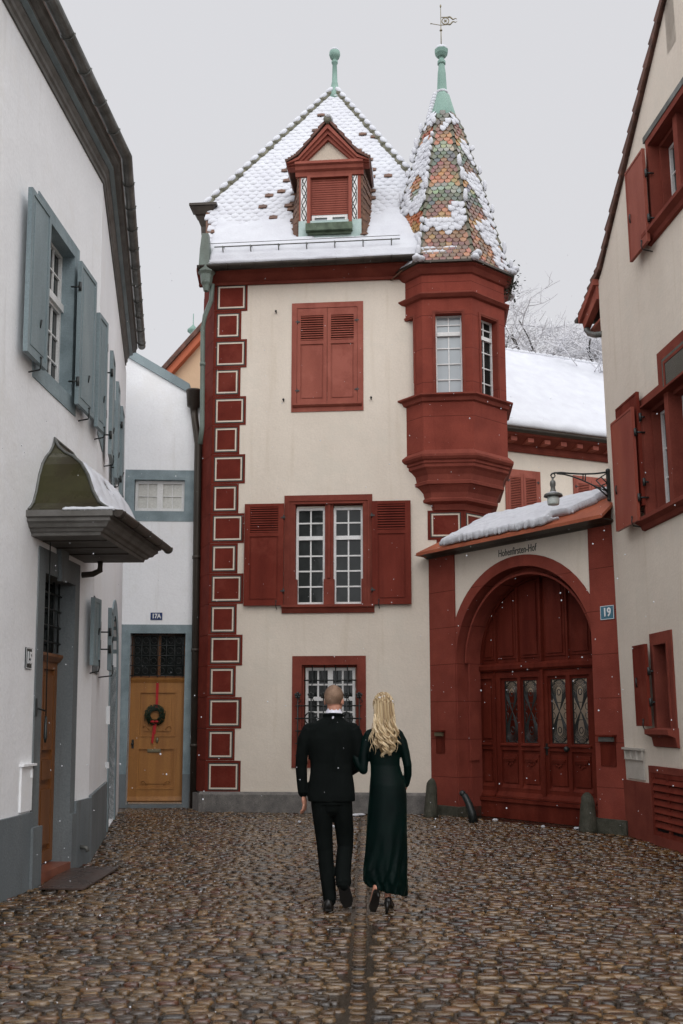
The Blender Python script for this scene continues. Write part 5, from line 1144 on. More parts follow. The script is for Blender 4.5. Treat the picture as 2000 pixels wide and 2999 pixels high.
# letterboxes
def mailbox(u0, u1, z0, z1, label, metal):
    t = thing('mailbox', PG.w((u0+u1)/2, z0, .03), label, 'mailbox', 'letterboxes let into the gate piers')
    m = MB(); m.box(PG, u0, u1, z0, z1, .031, .04); m.frame(PG, u0, u1, z0, z1, .008, .008, .008, .008, .04, .045); mk('door', m, M['redgate'], t)
    m = MB(); m.box(PG, u0-.02, u1+.02, z1+.1, z1+.125, .031, .13); m.box(PG, u0-.01, u1+.01, z1+.005, z1+.1, .031, .05); mk('hood', m, M['redgate'], t)
    m = MB(); m.box(PG, u0, u1-.01, z1+.03, z1+.09, .05, .085); m.box(PG, u0+.02, u1-.04, z1+.04, z1+.075, .085, .09); mk('slot_flap', m, M['zinc'] if metal else M['brass'], t)
a = PG.R(1765, 2178, 1809, 2243); mailbox(a[0], a[1], a[2], a[3], 'red letterbox with a bright metal flap on the pier below plate 19', True)
a = PG.R(1283, 2161, 1307, 2205); mailbox(a[0], a[1], a[2], a[3], 'small red letterbox with a brass slot on the left gate pier', False)
# wreath
u, z = PD.uz(454, 2094, -.14); WR = thing('wreath', PD.w(u, z, -.15), 'green fir wreath with a red ribbon hanging on the oak door', 'wreath')
m = MB(); random.seed(3)
for i in range(520):
    a = random.uniform(0, 2*math.pi); b = random.uniform(0, 2*math.pi); rr = .135+.05*math.cos(b)*random.uniform(.6, 1.1); p = PD.w(u+rr*math.cos(a), z+rr*math.sin(a), -.14+.045*math.sin(b))
    t = Vector((*(PD.d*(-math.sin(a))), math.cos(a)))*.05+Vector((random.uniform(-.03, .03), -abs(random.uniform(0, .03)), random.uniform(-.03, .03)))
    m.tube([p, p+t], [.008, .002], 3)
mk('fir_ring', m, M['pine'], WR)
m = MB(); 
m.prism(PD, [(u-.0, z+.12), (u+.045, z+.12), (u+.05, 2.235), (u+.0, 2.235)], -.165, -.16); m.prism(PD, [(u-.02, z-.12), (u+.035, z-.12), (u-.02, z-.52), (u-.055, z-.49)], -.12, -.115); m.prism(PD, [(u+.0, z-.12), (u+.04, z-.12), (u+.02, z-.35), (u-.01, z-.33)], -.105, -.1)
for s_ in (-1, 1): m.ell(PD.w(u+s_*.035, z-.12, -.09), (.04, .015, .022), n=8, m=5)
mk('ribbon', m, M['ribbon'], WR)
# bollards
def bollard(px, py, r, h, label, lean=0):
    g = ground(px, py); t = tag(mk('bollard', (lambda m: (m.lathe((0, 0, 0), [(r*1.12, -.02), (r*1.1, .05), (r*1.0, h*.3), (r*.9, h*.6), (r*.82, h*.78), (r*.72, h*.88), (r*.5, h*.95), (r*.2, h)], 20), m)[1])(MB()), M['moss']), label, 'bollard', 'old stone bollards by the gate')
    for v in t.data.vertices:
        n_ = noise.noise(v.co*9+Vector((px, 0, 0)))*.012; v.co.x += n_+lean*v.co.z; v.co.y += noise.noise(v.co*7)*.01
    t.location = (*g, 0); ORG[t.name] = Vector((*g, 0))
bollard(1262, 2394, .105, .62, 'rounded dark stone bollard at the foot of the left gate pier', .03)
bollard(1724, 2438, .115, .55, 'mossy green stone bollard in front of the right gate pier')
g = ground(1378, 2408); WG = thing('wheel_guard', (*g, 0), 'curved black iron wheel guard leaning at the left gate jamb', 'wheel guard')
m = MB(); m.tube([Vector((g.x-.1, g.y+.06, .42)), Vector((g.x-.08, g.y+.05, .40)), Vector((g.x-.03, g.y, .3)), Vector((g.x+.02, g.y-.03, .15)), Vector((g.x+.04, g.y-.05, -.01))], [.03, .05, .055, .065, .075], 10); m.ell(Vector((g.x-.11, g.y+.06, .43)), (.05,)*3); mk('iron_bar', m, M['iron'], WG)
# door plate
q4 = [ground(*p) for p in ((113, 2610), (245, 2612), (349, 2546), (191, 2551))]
m = MB(); m.loft([[Vector((*p, z)) for p in q4] for z in (.016, .03)], sm=False); mk('doormat', m, M['matt'], None, 'dark wet metal plate lying on the cobbles before the front step', 'doormat', org=(*q4[0], 0))
# ivy at the tower eaves
random.seed(11); iv = PC.w(5.42, 9.62, -.5); m = MB()
for i in range(190):
    p = iv+Vector((random.gauss(.02, .09), random.gauss(0, .12), random.gauss(-.05, .17))); a = Vector((random.uniform(-1, 1), random.uniform(-1, 1), random.uniform(-.6, .6))).normalized()*.035; b = a.cross(Vector((0, 0, 1))).normalized()*.02
    m.add([p-a, p+b, p+a, p-b, p+Vector((0, 0, .004))], [(0, 1, 4), (1, 2, 4), (2, 3, 4), (3, 0, 4), (0, 3, 2, 1)])
tag(mk('climbing_plant', m, M['leaf'], org=iv), 'small dark tuft of ivy under the right eaves of the spire', 'plant')
# ================================================================ GROUND
random.seed(5)
XC = lambda y: .085+(y-5.6)*.026      # line of the drain channel
def gz(x, y):                          # the paving falls gently to the channel
    d = abs(x-XC(y)); return min(d, 1.5)*.012-.018+.006*noise.noise(Vector((x*.7, y*.7, 0)))
m = MB(); nx, ny = 60, 70
vs = []; X = [-5.2+i*10.4/nx for i in range(nx+1)]; Y = [3+i*16.5/ny for i in range(ny+1)]
for y in Y:
    for x in X: vs.append((x, y, gz(x, y)-.006))
m.add(vs, [(j*(nx+1)+i, j*(nx+1)+i+1, (j+1)*(nx+1)+i+1, (j+1)*(nx+1)+i) for j in range(ny) for i in range(nx)], 0, True)
mk('paving_bed', m, M['soil'], kind='structure', recalc=False)
m = MB(); m.add([(-600, -600, -.06), (600, -600, -.06), (600, 600, -.06), (-600, 600, -.06)], [(0, 1, 2, 3)]); mk('ground', m, M['soil'], kind='structure', recalc=False)
def stone(m, x, y, w_, l_, rot, h, z0, tilt):
    c, s = math.cos(rot), math.sin(rot); vs = []; n = 9
    jr = [random.uniform(.88, 1.1) for _ in range(n)]
    for k_, (rr, hh) in enumerate(((1.0, -.01), (.96, h*.6), (.85, h*.93), (.5, h))):
        for j in range(n):
            a = 2*math.pi*j/n; ca, sa = math.cos(a), math.sin(a); px_ = abs(ca)**.72*math.copysign(1, ca)*w_*rr*jr[j]; py_ = abs(sa)**.72*math.copysign(1, sa)*l_*rr*jr[j]
            vs.append((x+px_*c-py_*s, y+px_*s+py_*c, z0+hh+tilt[0]*px_+tilt[1]*py_))
    vs.append((x, y, z0+h*1.01))
    fs = [(k_*n+j, k_*n+(j+1) % n, (k_+1)*n+(j+1) % n, (k_+1)*n+j) for k_ in range(3) for j in range(n)]+[(3*n+j, 3*n+(j+1) % n, 4*n) for j in range(n)]
    m.add(vs, fs, 0, True)
m = MB(); mc = MB(); y = 4.2
def xl(y):  # inside of the left walls
    if y < KINK.y: return KINK.x-(KINK.y-y)*.055+.02
    return KINK.x-(y-KINK.y)*.1645+.02
def xr(y): return PR.o.x+(PR.o.y-y)*.0813-.03 if y < PR.o.y else PG.o.x+(PG.o.y-y)*.7466-.02
while y < 18.2:
    hl = random.uniform(.024, .040); x0, x1 = xl(y)-.1, xr(y)+.1; lim = y*.42+.6
    x = max(x0, -lim)+random.uniform(0, .08); bend = 0
    while x < min(x1, lim):
        w_ = random.uniform(.034, .086)
        xx = x+w_
        yy = y+.03*math.sin(x*1.3+y*.4)+random.uniform(-.012, .012)+.05*noise.noise(Vector((x*.6, y*.6, 2)))
        if abs(xx-XC(yy)) > .07+w_*.5:
            if not (xl(yy) > xx or xr(yy) < xx):
                stone(m, xx, yy, w_*.96, hl*random.uniform(.82, 1.03), random.uniform(-.13, .13), random.uniform(.010, .023), gz(xx, yy)-.008, (random.uniform(-.035, .035), random.uniform(-.045, .045)))
        x += 2*w_+.004
    y += hl*1.9
mk('cobblestone_paving', m, M['cobble'], kind='structure', recalc=False)
y = 4.2
while y < 17.4:
    l_ = random.uniform(.036, .055); stone(mc, XC(y)+random.uniform(-.006, .006), y, random.uniform(.048, .058), l_, random.uniform(-.06, .06), .022, gz(XC(y), y)-.02, (0, random.uniform(-.1, .1))); y += 2*l_+.01
mk('drain_channel', mc, M['cobble'], kind='structure', recalc=False)
m = MB()
for px, py, r in ((1052, 2389, .11), (1040, 2391, .06), (877, 2411, .025), (978, 2424, .03), (1590, 2425, .03), (1690, 2430, .05), (1450, 2405, .05)):
    g = ground(px, py); m.ell((g.x, g.y, .02), (r, r*.5, .02), n=9, m=5, jit=.2)
tag(mk('snow_patch', m, M['snow'], org=(*ground(1052, 2389), 0)), kind='stuff')

# ================================================================ TREES behind the back house
def tree(x, y, h, seed, label):
    rnd = random.Random(seed); T = thing('bare_tree', (x, y, 0), label, 'tree', 'snow-covered trees behind the back house')
    mt_ = MB(); ml = MB(); mtw = MB()
    def br(p, d, L, r, lev):
        pts = [p]; dd = d.copy(); n = 4
        for i in range(n):
            dd = (dd+Vector((rnd.gauss(0, .16), rnd.gauss(0, .12), rnd.gauss(.05, .12)))).normalized(); pts.append(pts[-1]+dd*L/n)
        rr = [r*(1-.45*i/n) for i in range(n+1)]
        (mt_ if lev == 0 else ml if lev < 3 else mtw).tube(pts, rr, 7 if lev == 0 else 5 if lev < 3 else 3, cap=False)
        if lev >= 5: return
        k = {0: 7, 1: 6, 2: 5, 3: 6, 4: 5}[lev]
        for i in range(k):
            t = rnd.uniform(.25, 1) if lev else rnd.uniform(.55, 1); j = min(int(t*n), n-1); q_ = pts[j]+(pts[j+1]-pts[j])*(t*n-j)
            a = rnd.uniform(0, 6.283); sd = Vector((math.cos(a), math.sin(a)*.8, rnd.uniform(-.35, .75))); nd = (dd*.35+sd).normalized()
            br(q_, nd, (4.6*rnd.uniform(.75, 1.15) if lev == 0 else L*rnd.uniform(.45, .7)), max(r*.5, .0115), lev+1)
    br(Vector((x, y, 0)), Vector((0, 0, 1)), h*.80, .2, 0)
    mk('trunk', mt_, M['bark'], T, recalc=False); mk('limbs', ml, M['bark'], T, recalc=False); mk('twigs', mtw, M['twig'], T, recalc=False)
tree(7.0, 33.5, 17.0, 4, 'tall snow-frosted bare tree nearest the bay tower'); tree(9.4, 35.5, 15.8, 9, 'frosted bare tree in the middle behind the snowy roof'); tree(10.8, 33, 13.8, 23, 'low frosted bare tree next to the gable house eaves')
for k_, (x, y, h, sd) in enumerate(((8.2, 32.5, 15, 31), (5.6, 36, 14.5, 12), (12.2, 37, 15.5, 44))): tree(x, y, h, sd, ('short frosted bare tree rising straight over the snowy roof ridge', 'distant frosted bare tree half hidden by the bay tower', 'distant frosted bare tree mostly hidden by the gable house')[k_])

# ================================================================ PEOPLE
def ringtube(m, pts, radii, n=20, mi=0):
    """limb: pts with (rx,ry) radii; rings stay level unless the limb leans a lot"""
    pts = [Vector(p) for p in pts]; rings = []
    for i, p in enumerate(pts):
        a = pts[max(i-1, 0)]; b = pts[min(i+1, len(pts)-1)]; t = (b-a).normalized()
        x = t.cross(Vector((0, 1, 0))) if abs(t.y) < .9 else t.cross(Vector((0, 0, 1))); x = x.normalized()
        if x.x < 0: x = -x
        y = x.cross(t).normalized(); rx, ry = radii[i]
        rings.append([p+x*(rx*math.cos(2*math.pi*j/n))+y*(ry*math.sin(2*math.pi*j/n)) for j in range(n)])
    m.loft(rings, mi)
    m.ell(pts[0], (min(radii[0])*.96,)*3, n=10, m=6); m.ell(pts[-1], (min(radii[-1])*.96,)*3, n=10, m=6)
def hand(m, wr, dirv, side, up, sc_=1.0, curl=.5, s=1):
    """palm, four bent fingers, thumb. dirv: wrist->fingers, side: towards the thumb, up: back of the hand"""
    dirv, side = dirv.normalized(), side.normalized(); up = dirv.cross(side).normalized()*s
    k = sc_; P_ = wr+dirv*.05*k
    m.ell(P_, (.042*k, .05*k, .017*k), (side, dirv, up), 10, 6)
    for i, (o, L) in enumerate(((.032, .072), (.011, .08), (-.011, .074), (-.031, .058))):
        a = P_+side*o*k+dirv*.035*k; b = a+(dirv*math.cos(curl*.5)-up*math.sin(curl*.5))*L*.45*k; c = b+(dirv*math.cos(curl*1.3)-up*math.sin(curl*1.3))*L*.33*k; d = c+(dirv*math.cos(curl*2)-up*math.sin(curl*2))*L*.25*k
        m.tube([a, b, c, d], [.0095*k, .009*k, .008*k, .007*k], 7)
    a = wr+side*.026*k+dirv*.02*k; b = a+(side*.8+dirv*.7-up*.3).normalized()*.035*k; c = b+(side*.25+dirv-up*.4).normalized()*.03*k; m.tube([a, b, c], [.013*k, .0105*k, .009*k], 7)
def V(*a): return Vector(a)
RM = lambda v, k=2, f=.5: (('REMESH', dict(mode='VOXEL', voxel_size=v, use_smooth_shade=True)), ('SMOOTH', dict(factor=f, iterations=k)))
def fold(m, fn):
    m.v = [v+fn(v) for v in m.v]
# ---- man, back to the camera
MO = V(-.062, 8.53, 0)
def head(m, c, r, turn, tilt=0):
    """skull, jaw, face, nose, ears; facing +y turned by turn"""
    ct, st_ = math.cos(turn), math.sin(turn); X = V(ct, st_, 0); Yv = V(-st_, ct, 0); Z = V(0, 0, 1)
    m.ell(c+Z*.02-Yv*.008, (r*.92, r*1.12, r*1.12), (X, Yv, Z), 18, 12)
    m.ell(c-Z*.045+Yv*.03, (r*.72, r*.86, r*.95), (X, Yv, Z), 14, 10); m.ell(c-Z*.095+Yv*.055, (r*.42, r*.42, r*.3), (X, Yv, Z), 10, 6)
    m.ell(c+Yv*(r*1.12)-Z*.012, (r*.14, r*.2, r*.28), (X, Yv, Z), 8, 6); m.ell(c+Yv*r*1.0-Z*.055, (r*.3, r*.1, r*.07), (X, Yv, Z), 8, 5)
    for s_ in (-1, 1): m.ell(c+X*s_*r*.94-Z*.018-Yv*.012, (r*.09, r*.2, r*.34), ((X+Yv*-.35*s_).normalized(), (Yv+X*.35*s_).normalized(), Z), 10, 8); m.ell(c+X*s_*r*.34+Yv*r*.98+Z*.008, (r*.16, r*.08, r*.1), (X, Yv, Z), 8, 5)
    return X, Yv
body = MB(); C_ = MO+V(.0, .02, 1.725)
HX, HY = head(body, C_, .085, -.28)
ringtube(body, [MO+V(-.005, -.005, 1.50), MO+V(-.003, 0, 1.57), MO+V(.0, .006, 1.67)], [(.064, .062), (.056, .058), (.058, .062)])
ringtube(body, [MO+V(-.02, 0, .95), MO+V(-.02, 0, 1.2), MO+V(-.02, 0, 1.42), MO+V(-.01, 0, 1.52)], [(.13, .09), (.13, .09), (.15, .09), (.07, .06)])
lw = MO+V(-.258, .03, .935); ringtube(body, [MO+V(-.19, 0, 1.44), MO+V(-.26, .01, 1.2), lw], [(.045, .045), (.036, .036), (.025, .03)])
hand(body, lw, V(.12, .05, -1), V(.28, .95, 0), None, 1.05, .55, s=1)
rw = MO+V(.02, .27, 1.14); ringtube(body, [MO+V(.16, 0, 1.44), MO+V(.19, .03, 1.2), rw], [(.045, .045), (.036, .036), (.028, .026)]); hand(body, rw, V(-1, .2, .05), V(0, 0, 1), None, 1.0, .5)
for s_, kn, an in ((-1, MO+V(-.065, .03, .5), MO+V(-.035, -.0, .1)), (1, MO+V(.095, .10, .48), MO+V(.075, -.10, .24))): ringtube(body, [MO+V(s_*.085-.02, 0, .93), kn, an], [(.06, .06), (.045, .045), (.032, .036)])
PM = mk('person', body, M['skin'], org=MO, mods=RM(.0062, 2), label='man in a black suit walking away with cropped hair and a white shirt collar', cat='person')
# cropped hair: upper and back of the skull
m = MB(); Z = V(0, 0, 1); m.ell(C_+Z*.028-HY*.012, (.0815, .099, .099), (HX, HY, Z), 26, 18)
keep = []
for f_ in m.f:
    c = sum((m.v[i] for i in f_), Vector())/len(f_)-C_
    fy = c.dot(HY); keep.append(c.z > (-.03 if fy < .0 else -.03+fy*1.1) and not (c.z > .105 and fy > -.02))
m.f = [f_ for f_, k_ in zip(m.f, keep) if k_]; m.m = [0]*len(m.f); m.sm = [True]*len(m.f); mk('hair', m, M['crop'], PM)
m = MB(); ringtube(m, [MO+V(-.004, -.004, 1.54), MO+V(-.003, .0, 1.59), MO+V(-.001, .004, 1.632)], [(.078, .074), (.072, .07), (.066, .066)]); mk('shirt_collar', m, M['shirt'], PM)
# jacket
m = MB()
tor = [(.885, .198, .125, -.022), (.93, .201, .128, -.022), (1.02, .192, .122, -.024), (1.12, .176, .112, -.024), (1.2, .175, .112, -.024), (1.3, .195, .122, -.024), (1.4, .215, .125, -.026), (1.47, .218, .115, -.027), (1.515, .195, .098, -.026), (1.548, .125, .085, -.02), (1.575, .082, .078, -.012), (1.592, .079, .076, -.008)]
n = 36
rings = []
for z, rx, ry, cx in tor:
    ring = []
    for j in range(n):
        a = 2*math.pi*j/n; ex = .85; x = math.copysign(abs(math.cos(a))**ex, math.cos(a))*rx; y = math.copysign(abs(math.sin(a))**ex, math.sin(a))*ry
        if y < 0: y *= 1-.12*math.exp(-(x/.02)**2)*(1 if z > 1.0 else .4)   # back seam
        ring.append(MO+V(cx+x, y, z))
    rings.append(ring)
m.loft(rings)
ringtube(m, [MO+V(-.205, 0, 1.475), MO+V(-.245, .0, 1.40), MO+V(-.268, .005, 1.28), MO+V(-.276, .015, 1.17), MO+V(-.272, .02, 1.05), MO+V(-.262, .028, .95)], [(.062, .074), (.06, .076), (.054, .068), (.05, .062), (.046, .056), (.042, .05)])
ringtube(m, [MO+V(.155, 0, 1.475), MO+V(.19, .0, 1.40), MO+V(.205, .01, 1.28), MO+V(.20, .05, 1.17), MO+V(.14, .16, 1.13), MO+V(.06, .25, 1.14)], [(.062, .074), (.06, .076), (.054, .066), (.052, .062), (.05, .055), (.045, .05)])
def jf(v):
    p = v-MO; k_ = .0035*noise.noise(V(p.x*7, p.y*7, p.z*14))+.003*noise.noise(V(p.x*16, p.y*5, p.z*9+4)); return V(k_, k_*1.6, 0)
fold(m, jf); 
m.tube([MO+V(-.008+.083*math.cos(a), -.002+.082*math.sin(a), 1.594-.012*math.sin(a)) for a in [i*2*math.pi/24 for i in range(24)]], .011, 8, closed=True)
mk('suit_jacket', m, M['suit'], PM, mods=RM(.0075, 2, .4))
m = MB()
def legfold(v, k1=.006):
    p = v; k_ = k1*noise.noise(V(p.x*6, p.y*6, p.z*17))+k1*.6*noise.noise(V(p.x*14, 1, p.z*34)); low = max(0, 1-(p.z-.15)/.5); return V(k_*(1+low), k_*(1+low), 0)
ringtube(m, [MO+V(-.022, 0, .86), MO+V(-.022, 0, .92), MO+V(-.022, 0, .98)], [(.172, .115), (.165, .11), (.155, .1)], 28)
ringtube(m, [MO+V(-.105, 0, .90), MO+V(-.098, .01, .76), MO+V(-.085, .025, .6), MO+V(-.075, .03, .48), MO+V(-.062, .015, .34), MO+V(-.045, -.0, .2), MO+V(-.036, -.004, .085)], [(.092, .1), (.084, .092), (.073, .078), (.068, .073), (.065, .07), (.06, .064), (.058, .064)], 24)
ringtube(m, [MO+V(.06, 0, .90), MO+V(.072, .03, .76), MO+V(.088, .075, .62), MO+V(.094, .1, .5), MO+V(.082, .04, .4), MO+V(.074, -.04, .3), MO+V(.082, -.085, .225)], [(.09, .1), (.084, .09), (.074, .08), (.07, .076), (.066, .07), (.063, .066), (.062, .064)], 24)
fold(m, lambda v: legfold(v-MO)); mk('trousers', m, M['suit'], PM, mods=RM(.0075, 1, .4))
# shoes: planted left, lifted right (toe on the ground, heel up)
def shoe(par, heel, toe, w_, up, hh=.05, mt_=None, name='shoe', heelh=0):
    d = (toe-heel); L = d.length; d.normalize(); x = d.cross(up).normalized(); u = x.cross(d).normalized(); m = MB(); rings = []
    for t, wf, hf in ((0, .45, .8), (.04, .72, 1.15), (.2, .78, 1.25), (.4, .8, 1.0), (.6, .98, .75), (.75, 1.0, .62), (.9, .75, .5), (.98, .4, .35), (1.0, .15, .2)):
        c = heel+d*(L*t); rings.append([c+x*(w_*wf*math.cos(a))+u*(hh*hf*max(math.sin(a), -.25)) for a in [i*2*math.pi/16 for i in range(16)]])
    m.loft(rings); 
    m.loft([[p-u*.006 for p in ([heel+d*(L*t)+x*w_*wf*s_ for t, wf, s_ in ((.0, .5, -1), (.1, .85, -1), (.6, 1.02, -1), (.95, .6, -1), (.95, .6, 1), (.6, 1.02, 1), (.1, .85, 1), (0, .5, 1))])], [heel+d*(L*t)+x*w_*wf*s_-u*.022 for t, wf, s_ in ((.0, .5, -1), (.1, .85, -1), (.6, 1.02, -1), (.95, .6, -1), (.95, .6, 1), (.6, 1.02, 1), (.1, .85, 1), (0, .5, 1))]], sm=False)
    return mk(name, m, mt_ or M['shoe'], par)
shoe(PM, MO+V(-.045, -.075, .035), MO+V(-.055, .2, .035), .05, V(0, 0, 1), .06)
shoe(PM, MO+V(.078, -.115, .235), MO+V(.115, -.03, .035), .052, V(0, .9, .35), .055)
# ---- woman
WO = V(.366, 8.50, 0)
body = MB(); C2 = WO+V(-.012, .02, 1.655); GX, GY = head(body, C2, .079, -.1)
ringtube(body, [WO+V(-.01, 0, 1.44), WO+V(-.01, .005, 1.52), WO+V(-.01, .01, 1.6)], [(.06, .055), (.046, .046), (.048, .05)])
ringtube(body, [WO+V(.015, 0, .95), WO+V(-.01, 0, 1.18), WO+V(-.01, 0, 1.38), WO+V(-.01, 0, 1.46)], [(.12, .09), (.09, .07), (.12, .08), (.06, .05)])
lw = WO+V(-.255, .02, 1.262); le = WO+V(-.18, -.02, 1.135)
ringtube(body, [WO+V(-.145, 0, 1.42), WO+V(-.175, -.01, 1.25), le], [(.034, .034), (.03, .03), (.027, .027)]); ringtube(body, [le, (le+lw)/2, lw, lw+V(-.028, .02, .055)], [(.027, .027), (.025, .026), (.021, .022), (.02, .022)])
hand(body, lw+V(-.026, .022, .05), V(-.35, .55, .75), V(0, -.3, 1), None, .92, .45, s=1)
rwr = WO+V(.185, .06, 1.02); ringtube(body, [WO+V(.13, 0, 1.42), WO+V(.19, -.005, 1.2), rwr], [(.034, .034), (.028, .028), (.021, .022)]); hand(body, rwr, V(-.5, .65, -.55), V(-.3, .3, .9), None, .9, .5, s=-1)
for hp, kn, an in ((WO+V(-.06, 0, .9), WO+V(-.06, .03, .5), WO+V(-.085, -.09, .19)), (WO+V(.08, 0, .9), WO+V(.045, .03, .5), WO+V(.012, -.02, .13))): ringtube(body, [hp, kn, an], [(.07, .07), (.045, .05), (.027, .032)])
for an, ft in ((WO+V(-.085, -.09, .19), WO+V(-.108, -.055, .08)), (WO+V(.012, -.02, .13), WO+V(.03, .07, .05))): ringtube(body, [an, (an+ft)/2, ft], [(.028, .032), (.028, .034), (.03, .026)])
PW = mk('person', body, M['skin'], org=WO, mods=RM(.0062, 2), label='woman in a long dark green velvet dress with long blonde wavy hair', cat='person')
m = MB(); n = 72; rings = []
prof = [(.15, .165, .12, .0), (.24, .180, .135, -.008), (.34, .182, .14, -.008), (.48, .170, .135, .003), (.64, .168, .132, .01), (.8, .164, .13, .018), (.94, .157, .128, .022), (1.02, .15, .122, .02), (1.1, .134, .105, .012), (1.18, .122, .09, .0), (1.26, .13, .095, -.008), (1.36, .15, .1, -.012), (1.43, .152, .09, -.012), (1.475, .125, .07, -.012), (1.505, .06, .055, -.012)]
for z, rx, ry, cx in prof:
    ring = []
    for j in range(n):
        a = 2*math.pi*j/n; k_ = max(0, 1-z/.95)
        w_ = 1+k_*(.07*math.sin(a*5+z*6)+.055*math.sin(a*9+2-z*11)+.03*noise.noise(V(math.cos(a)*2, math.sin(a)*2, z*4)))
        diag = .022*math.sin((math.cos(a)*1.2+z*2.2)*13)*max(0, 1-z/.55)*(1 if math.sin(a) < .2 else .2)
        zz = z
        if z < .3: zz = z+.09*max(0, -math.cos(a))*(1-(z-.17)/.13 if z > .17 else 1)-.02*math.cos(a*2)-.012
        ring.append(WO+V(cx+rx*math.cos(a)*w_, ry*math.sin(a)*w_+diag, zz))
    rings.append(ring)
m.loft(rings)
ringtube(m, [WO+V(-.13, 0, 1.435), WO+V(-.162, -.002, 1.36), WO+V(-.178, -.01, 1.26), WO+V(-.182, -.02, 1.15)], [(.045, .052), (.045, .05), (.041, .045), (.036, .038)])
ringtube(m, [WO+V(-.18, -.02, 1.14), WO+V(-.215, -.005, 1.18), WO+V(-.252, .018, 1.252)], [(.038, .038), (.036, .036), (.029, .029)])
ringtube(m, [WO+V(.105, 0, 1.44), WO+V(.143, 0, 1.37), WO+V(.168, -.002, 1.28), WO+V(.188, .0, 1.18), WO+V(.192, .03, 1.1), WO+V(.178, .062, 1.02)], [(.045, .052), (.045, .05), (.04, .044), (.036, .04), (.033, .036), (.029, .031)])
def df(v):
    p = v-WO; k_ = .003*noise.noise(V(p.x*9, p.y*9, p.z*20)); k2 = .006*noise.noise(V(p.x*10, p.z*7, 3))*max(0, 1-p.z); return V(k_, k_+k2, 0)
fold(m, df); mk('velvet_dress', m, M['velvet'], PW, mods=RM(.0078, 1, .3))
# high-heeled shoes
s1 = shoe(PW, WO+V(-.08, -.135, .185), WO+V(-.115, -.06, .012), .036, V(-.1, .95, .3), .035); s2 = shoe(PW, WO+V(.01, -.055, .09), WO+V(.045, .13, .02), .038, V(0, -.25, 1), .045)
m = MB(); m.tube([WO+V(.008, -.055, .09), WO+V(.004, -.06, -.005)], [.022, .011], 8); mk('heel', m, M['shoe'], s2)
m = MB(); m.tube([WO+V(-.078, -.14, .185), WO+V(-.068, -.205, .15)], [.018, .009], 8); mk('heel', m, M['shoe'], s1)
# hair: base volume and wavy locks
rnd = random.Random(21)
m = MB(); m.ell(C2+V(0, -.012, .03), (.086, .098, .1), n=20, m=14)
ringtube(m, [WO+V(-.012, -.035, 1.66), WO+V(-.012, -.058, 1.55), WO+V(-.008, -.085, 1.46), WO+V(.0, -.115, 1.37), WO+V(.008, -.12, 1.29)], [(.08, .06), (.086, .05), (.088, .04), (.07, .022), (.045, .014)], 20)
hb = [f_ for f_ in m.f]
m.f = [f_ for f_ in m.f if (sum((m.v[i] for i in f_), Vector())/len(f_)-C2).y < .05 or (sum((m.v[i] for i in f_), Vector())/len(f_)-C2).z > .055]; m.m = [0]*len(m.f); m.sm = [True]*len(m.f)
HB = mk('hair', m, M['hairbase'], PW)
m = MB()
def lock(p0, endx, endz, amp, ph, r, lay, fr):
    pts = []; N_ = 34; hx = p0.x-C2.x
    for i in range(N_+1):
        t = i/N_; z = p0.z+(endz-p0.z)*t; zr = z-WO.z
        # surface the hair follows: skull, then neck, then back
        hang = C2.y-.012-.114*(math.sqrt(max(0, 1-((zr-1.685)/.112)**2)) if zr > 1.685 else 1)*math.sqrt(max(.02, 1-(hx/.096)**2))
        yb = min(hang, WO.y-(.085+(1.6-zr)*.22)*(1 if abs(hx) < .06 else .85)) if zr < 1.6 else hang
        yb = max(yb, WO.y-.14)
        x = p0.x+(endx-p0.x)*(t**1.2); w_ = max(0, (1.58-zr)/.2); w_ = min(w_, 1)
        a = ph+fr*(1.56-zr)
        pts.append(V(x+amp*w_*math.cos(a), min(yb, p0.y if t < .15 else 9)-lay+amp*.7*w_*math.sin(a), z))
    m.tube(pts, [r*(.7+.3*math.sin(math.pi*min(1, .15+i/N_*.95))) if i < N_-2 else r*.4*(N_-i+.3)/2 for i in range(N_+1)], 5)
for i in range(330):
    u = rnd.uniform(-1, 1); x0 = C2.x+u*.083; z0 = C2.z+.03+rnd.uniform(.0, .085)*(1-abs(u)*.7); y0 = C2.y-.012-.112*math.sqrt(max(0, 1-(u*.97)**2))*math.sqrt(max(.05, 1-((z0-C2.z-.03)/.1)**2))
    g_ = int((u+1)*4.6+rnd.uniform(-.4, .4)); cl = ((g_+.5)/4.6-1)
    ex = WO.x+.016+cl*.088+rnd.gauss(0, .0075); ez = WO.z+1.235+.05*((g_*37) % 3)/2+.10*abs(cl)**1.5+abs(rnd.gauss(0, .018))
    lock(V(x0, y0, z0), ex, ez, .021+.006*rnd.random(), g_*2.3+rnd.gauss(0, .22), rnd.uniform(.0028, .0055), rnd.uniform(-.004, .014), 50+6*(g_ % 3))
for i in range(14):   # loose ringlets
    u = rnd.choice((-1, 1))*rnd.uniform(.75, 1.05); lock(V(C2.x+u*.078, C2.y-.03, C2.z-.02), WO.x+u*.105+(.0 if u > 0 else -.02), WO.z+rnd.uniform(1.26, 1.4), .02, rnd.uniform(0, 6), .0028, .01, 26)
mk('hair_locks', m, M['hair'], HB, recalc=False)
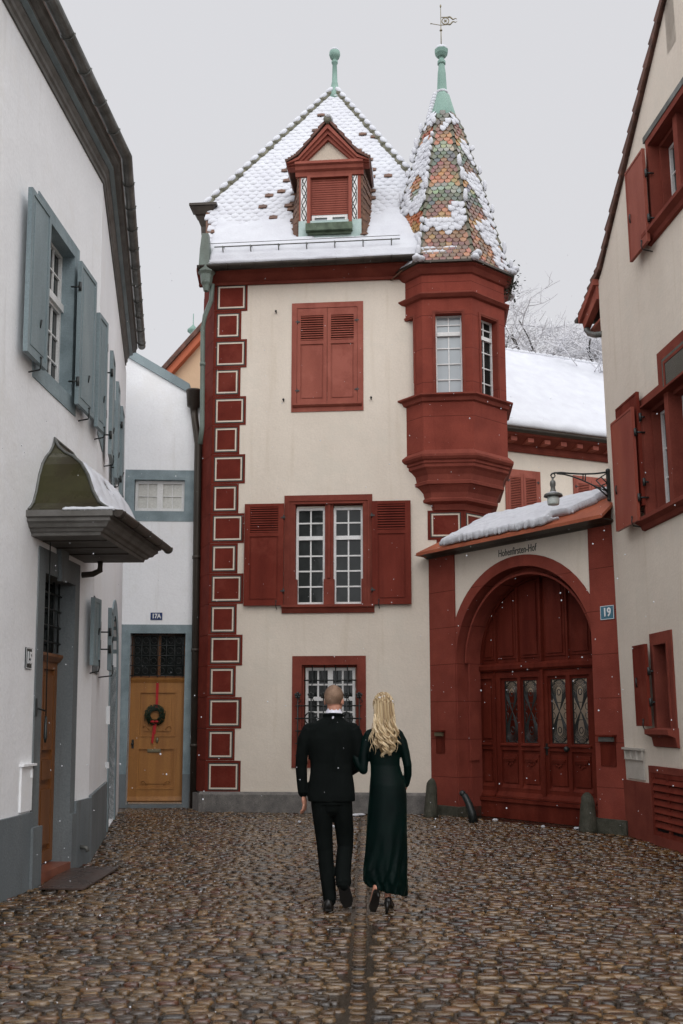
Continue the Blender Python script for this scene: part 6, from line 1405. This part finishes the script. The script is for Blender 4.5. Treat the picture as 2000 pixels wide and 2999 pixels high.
# strands swept back over the crown to one gathered point, twisted half-up
m = MB(); HC = C2+V(0, -.012, .03); gd = V(.22, -.93, .22).normalized()
for i in range(260):
    a0 = rnd.uniform(-.08, 1.08)*math.pi; e0 = rnd.uniform(-.35, 1.3); d0_ = V(math.cos(a0)*math.cos(e0), (-.25-.2*math.sin(a0))*math.cos(e0), math.sin(e0)).normalized(); p = []
    om = math.acos(max(-1, min(1, d0_.dot(gd)))); 
    if om < .25: continue
    for k_ in range(10):
        t = k_/9*.98; d = (d0_*math.sin((1-t)*om)+gd*math.sin(t*om))/math.sin(om); sag = -.10*math.sin(t*math.pi); p.append(HC+V(d.x*.09, d.y*.104, (d.z+sag)*.104)*(1+.03*rnd.random()))
    m.tube(p, rnd.uniform(.0022, .0045), 5)
for s_ in (-1, 1):
    for st in range(3):
        p = [C2+V(s_*.085*(1-t)+.0, -.03-.085*math.sin(t*1.5), .035-.012*t)+V(0, .008*math.cos(t*18+st*2.1), .009*math.sin(t*18+st*2.1)) for t in [i/14 for i in range(15)]]; m.tube(p, .0075, 6)
mk('swept_hair', m, M['hair'], HB, recalc=False)
m = MB()
for cx, cz in ((-.03, .078), (.0, .086), (.022, .072), (.045, .062), (-.012, .068), (.066, .05)):
    c = C2+V(cx, -.098+abs(cx)*.25, cz-.0)
    for k_ in range(5): a = k_*1.2566+cx*50; m.ell(c+V(.011*math.cos(a), -.006, .011*math.sin(a)), (.009, .004, .007), n=7, m=4)
    m.ell(c+V(0, -.01, 0), (.004,)*3, n=6, m=4)
mk('hair_comb', m, M['petal'], PW, label='white blossom comb pinned in the blonde hair')

# ================================================================ FALLING SNOW
rnd = random.Random(2); m = MB()
for i in range(1100):
    y = rnd.uniform(4, 16.5); x = rnd.uniform(-.4, .4)*y; z = rnd.uniform(.1, .15*y+.52*y)
    if x < xl(y)+.15 or x > xr(y)-.15: continue
    r = rnd.uniform(.0012, .0046); p = V(x, y, z)
    if (p-(MO+V(0, 0, z))).length < .4 or (p-(WO+V(0, 0, z))).length < .4: continue
    m.add([p+V(r, 0, 0), p+V(-r, 0, 0), p+V(0, r, 0), p+V(0, -r, 0), p+V(0, 0, r*1.2), p+V(0, 0, -r*1.2)], [(0, 2, 4), (2, 1, 4), (1, 3, 4), (3, 0, 4), (2, 0, 5), (1, 2, 5), (3, 1, 5), (0, 3, 5)])
mk('falling_snow', m, M['snow'], kind='stuff', recalc=False)
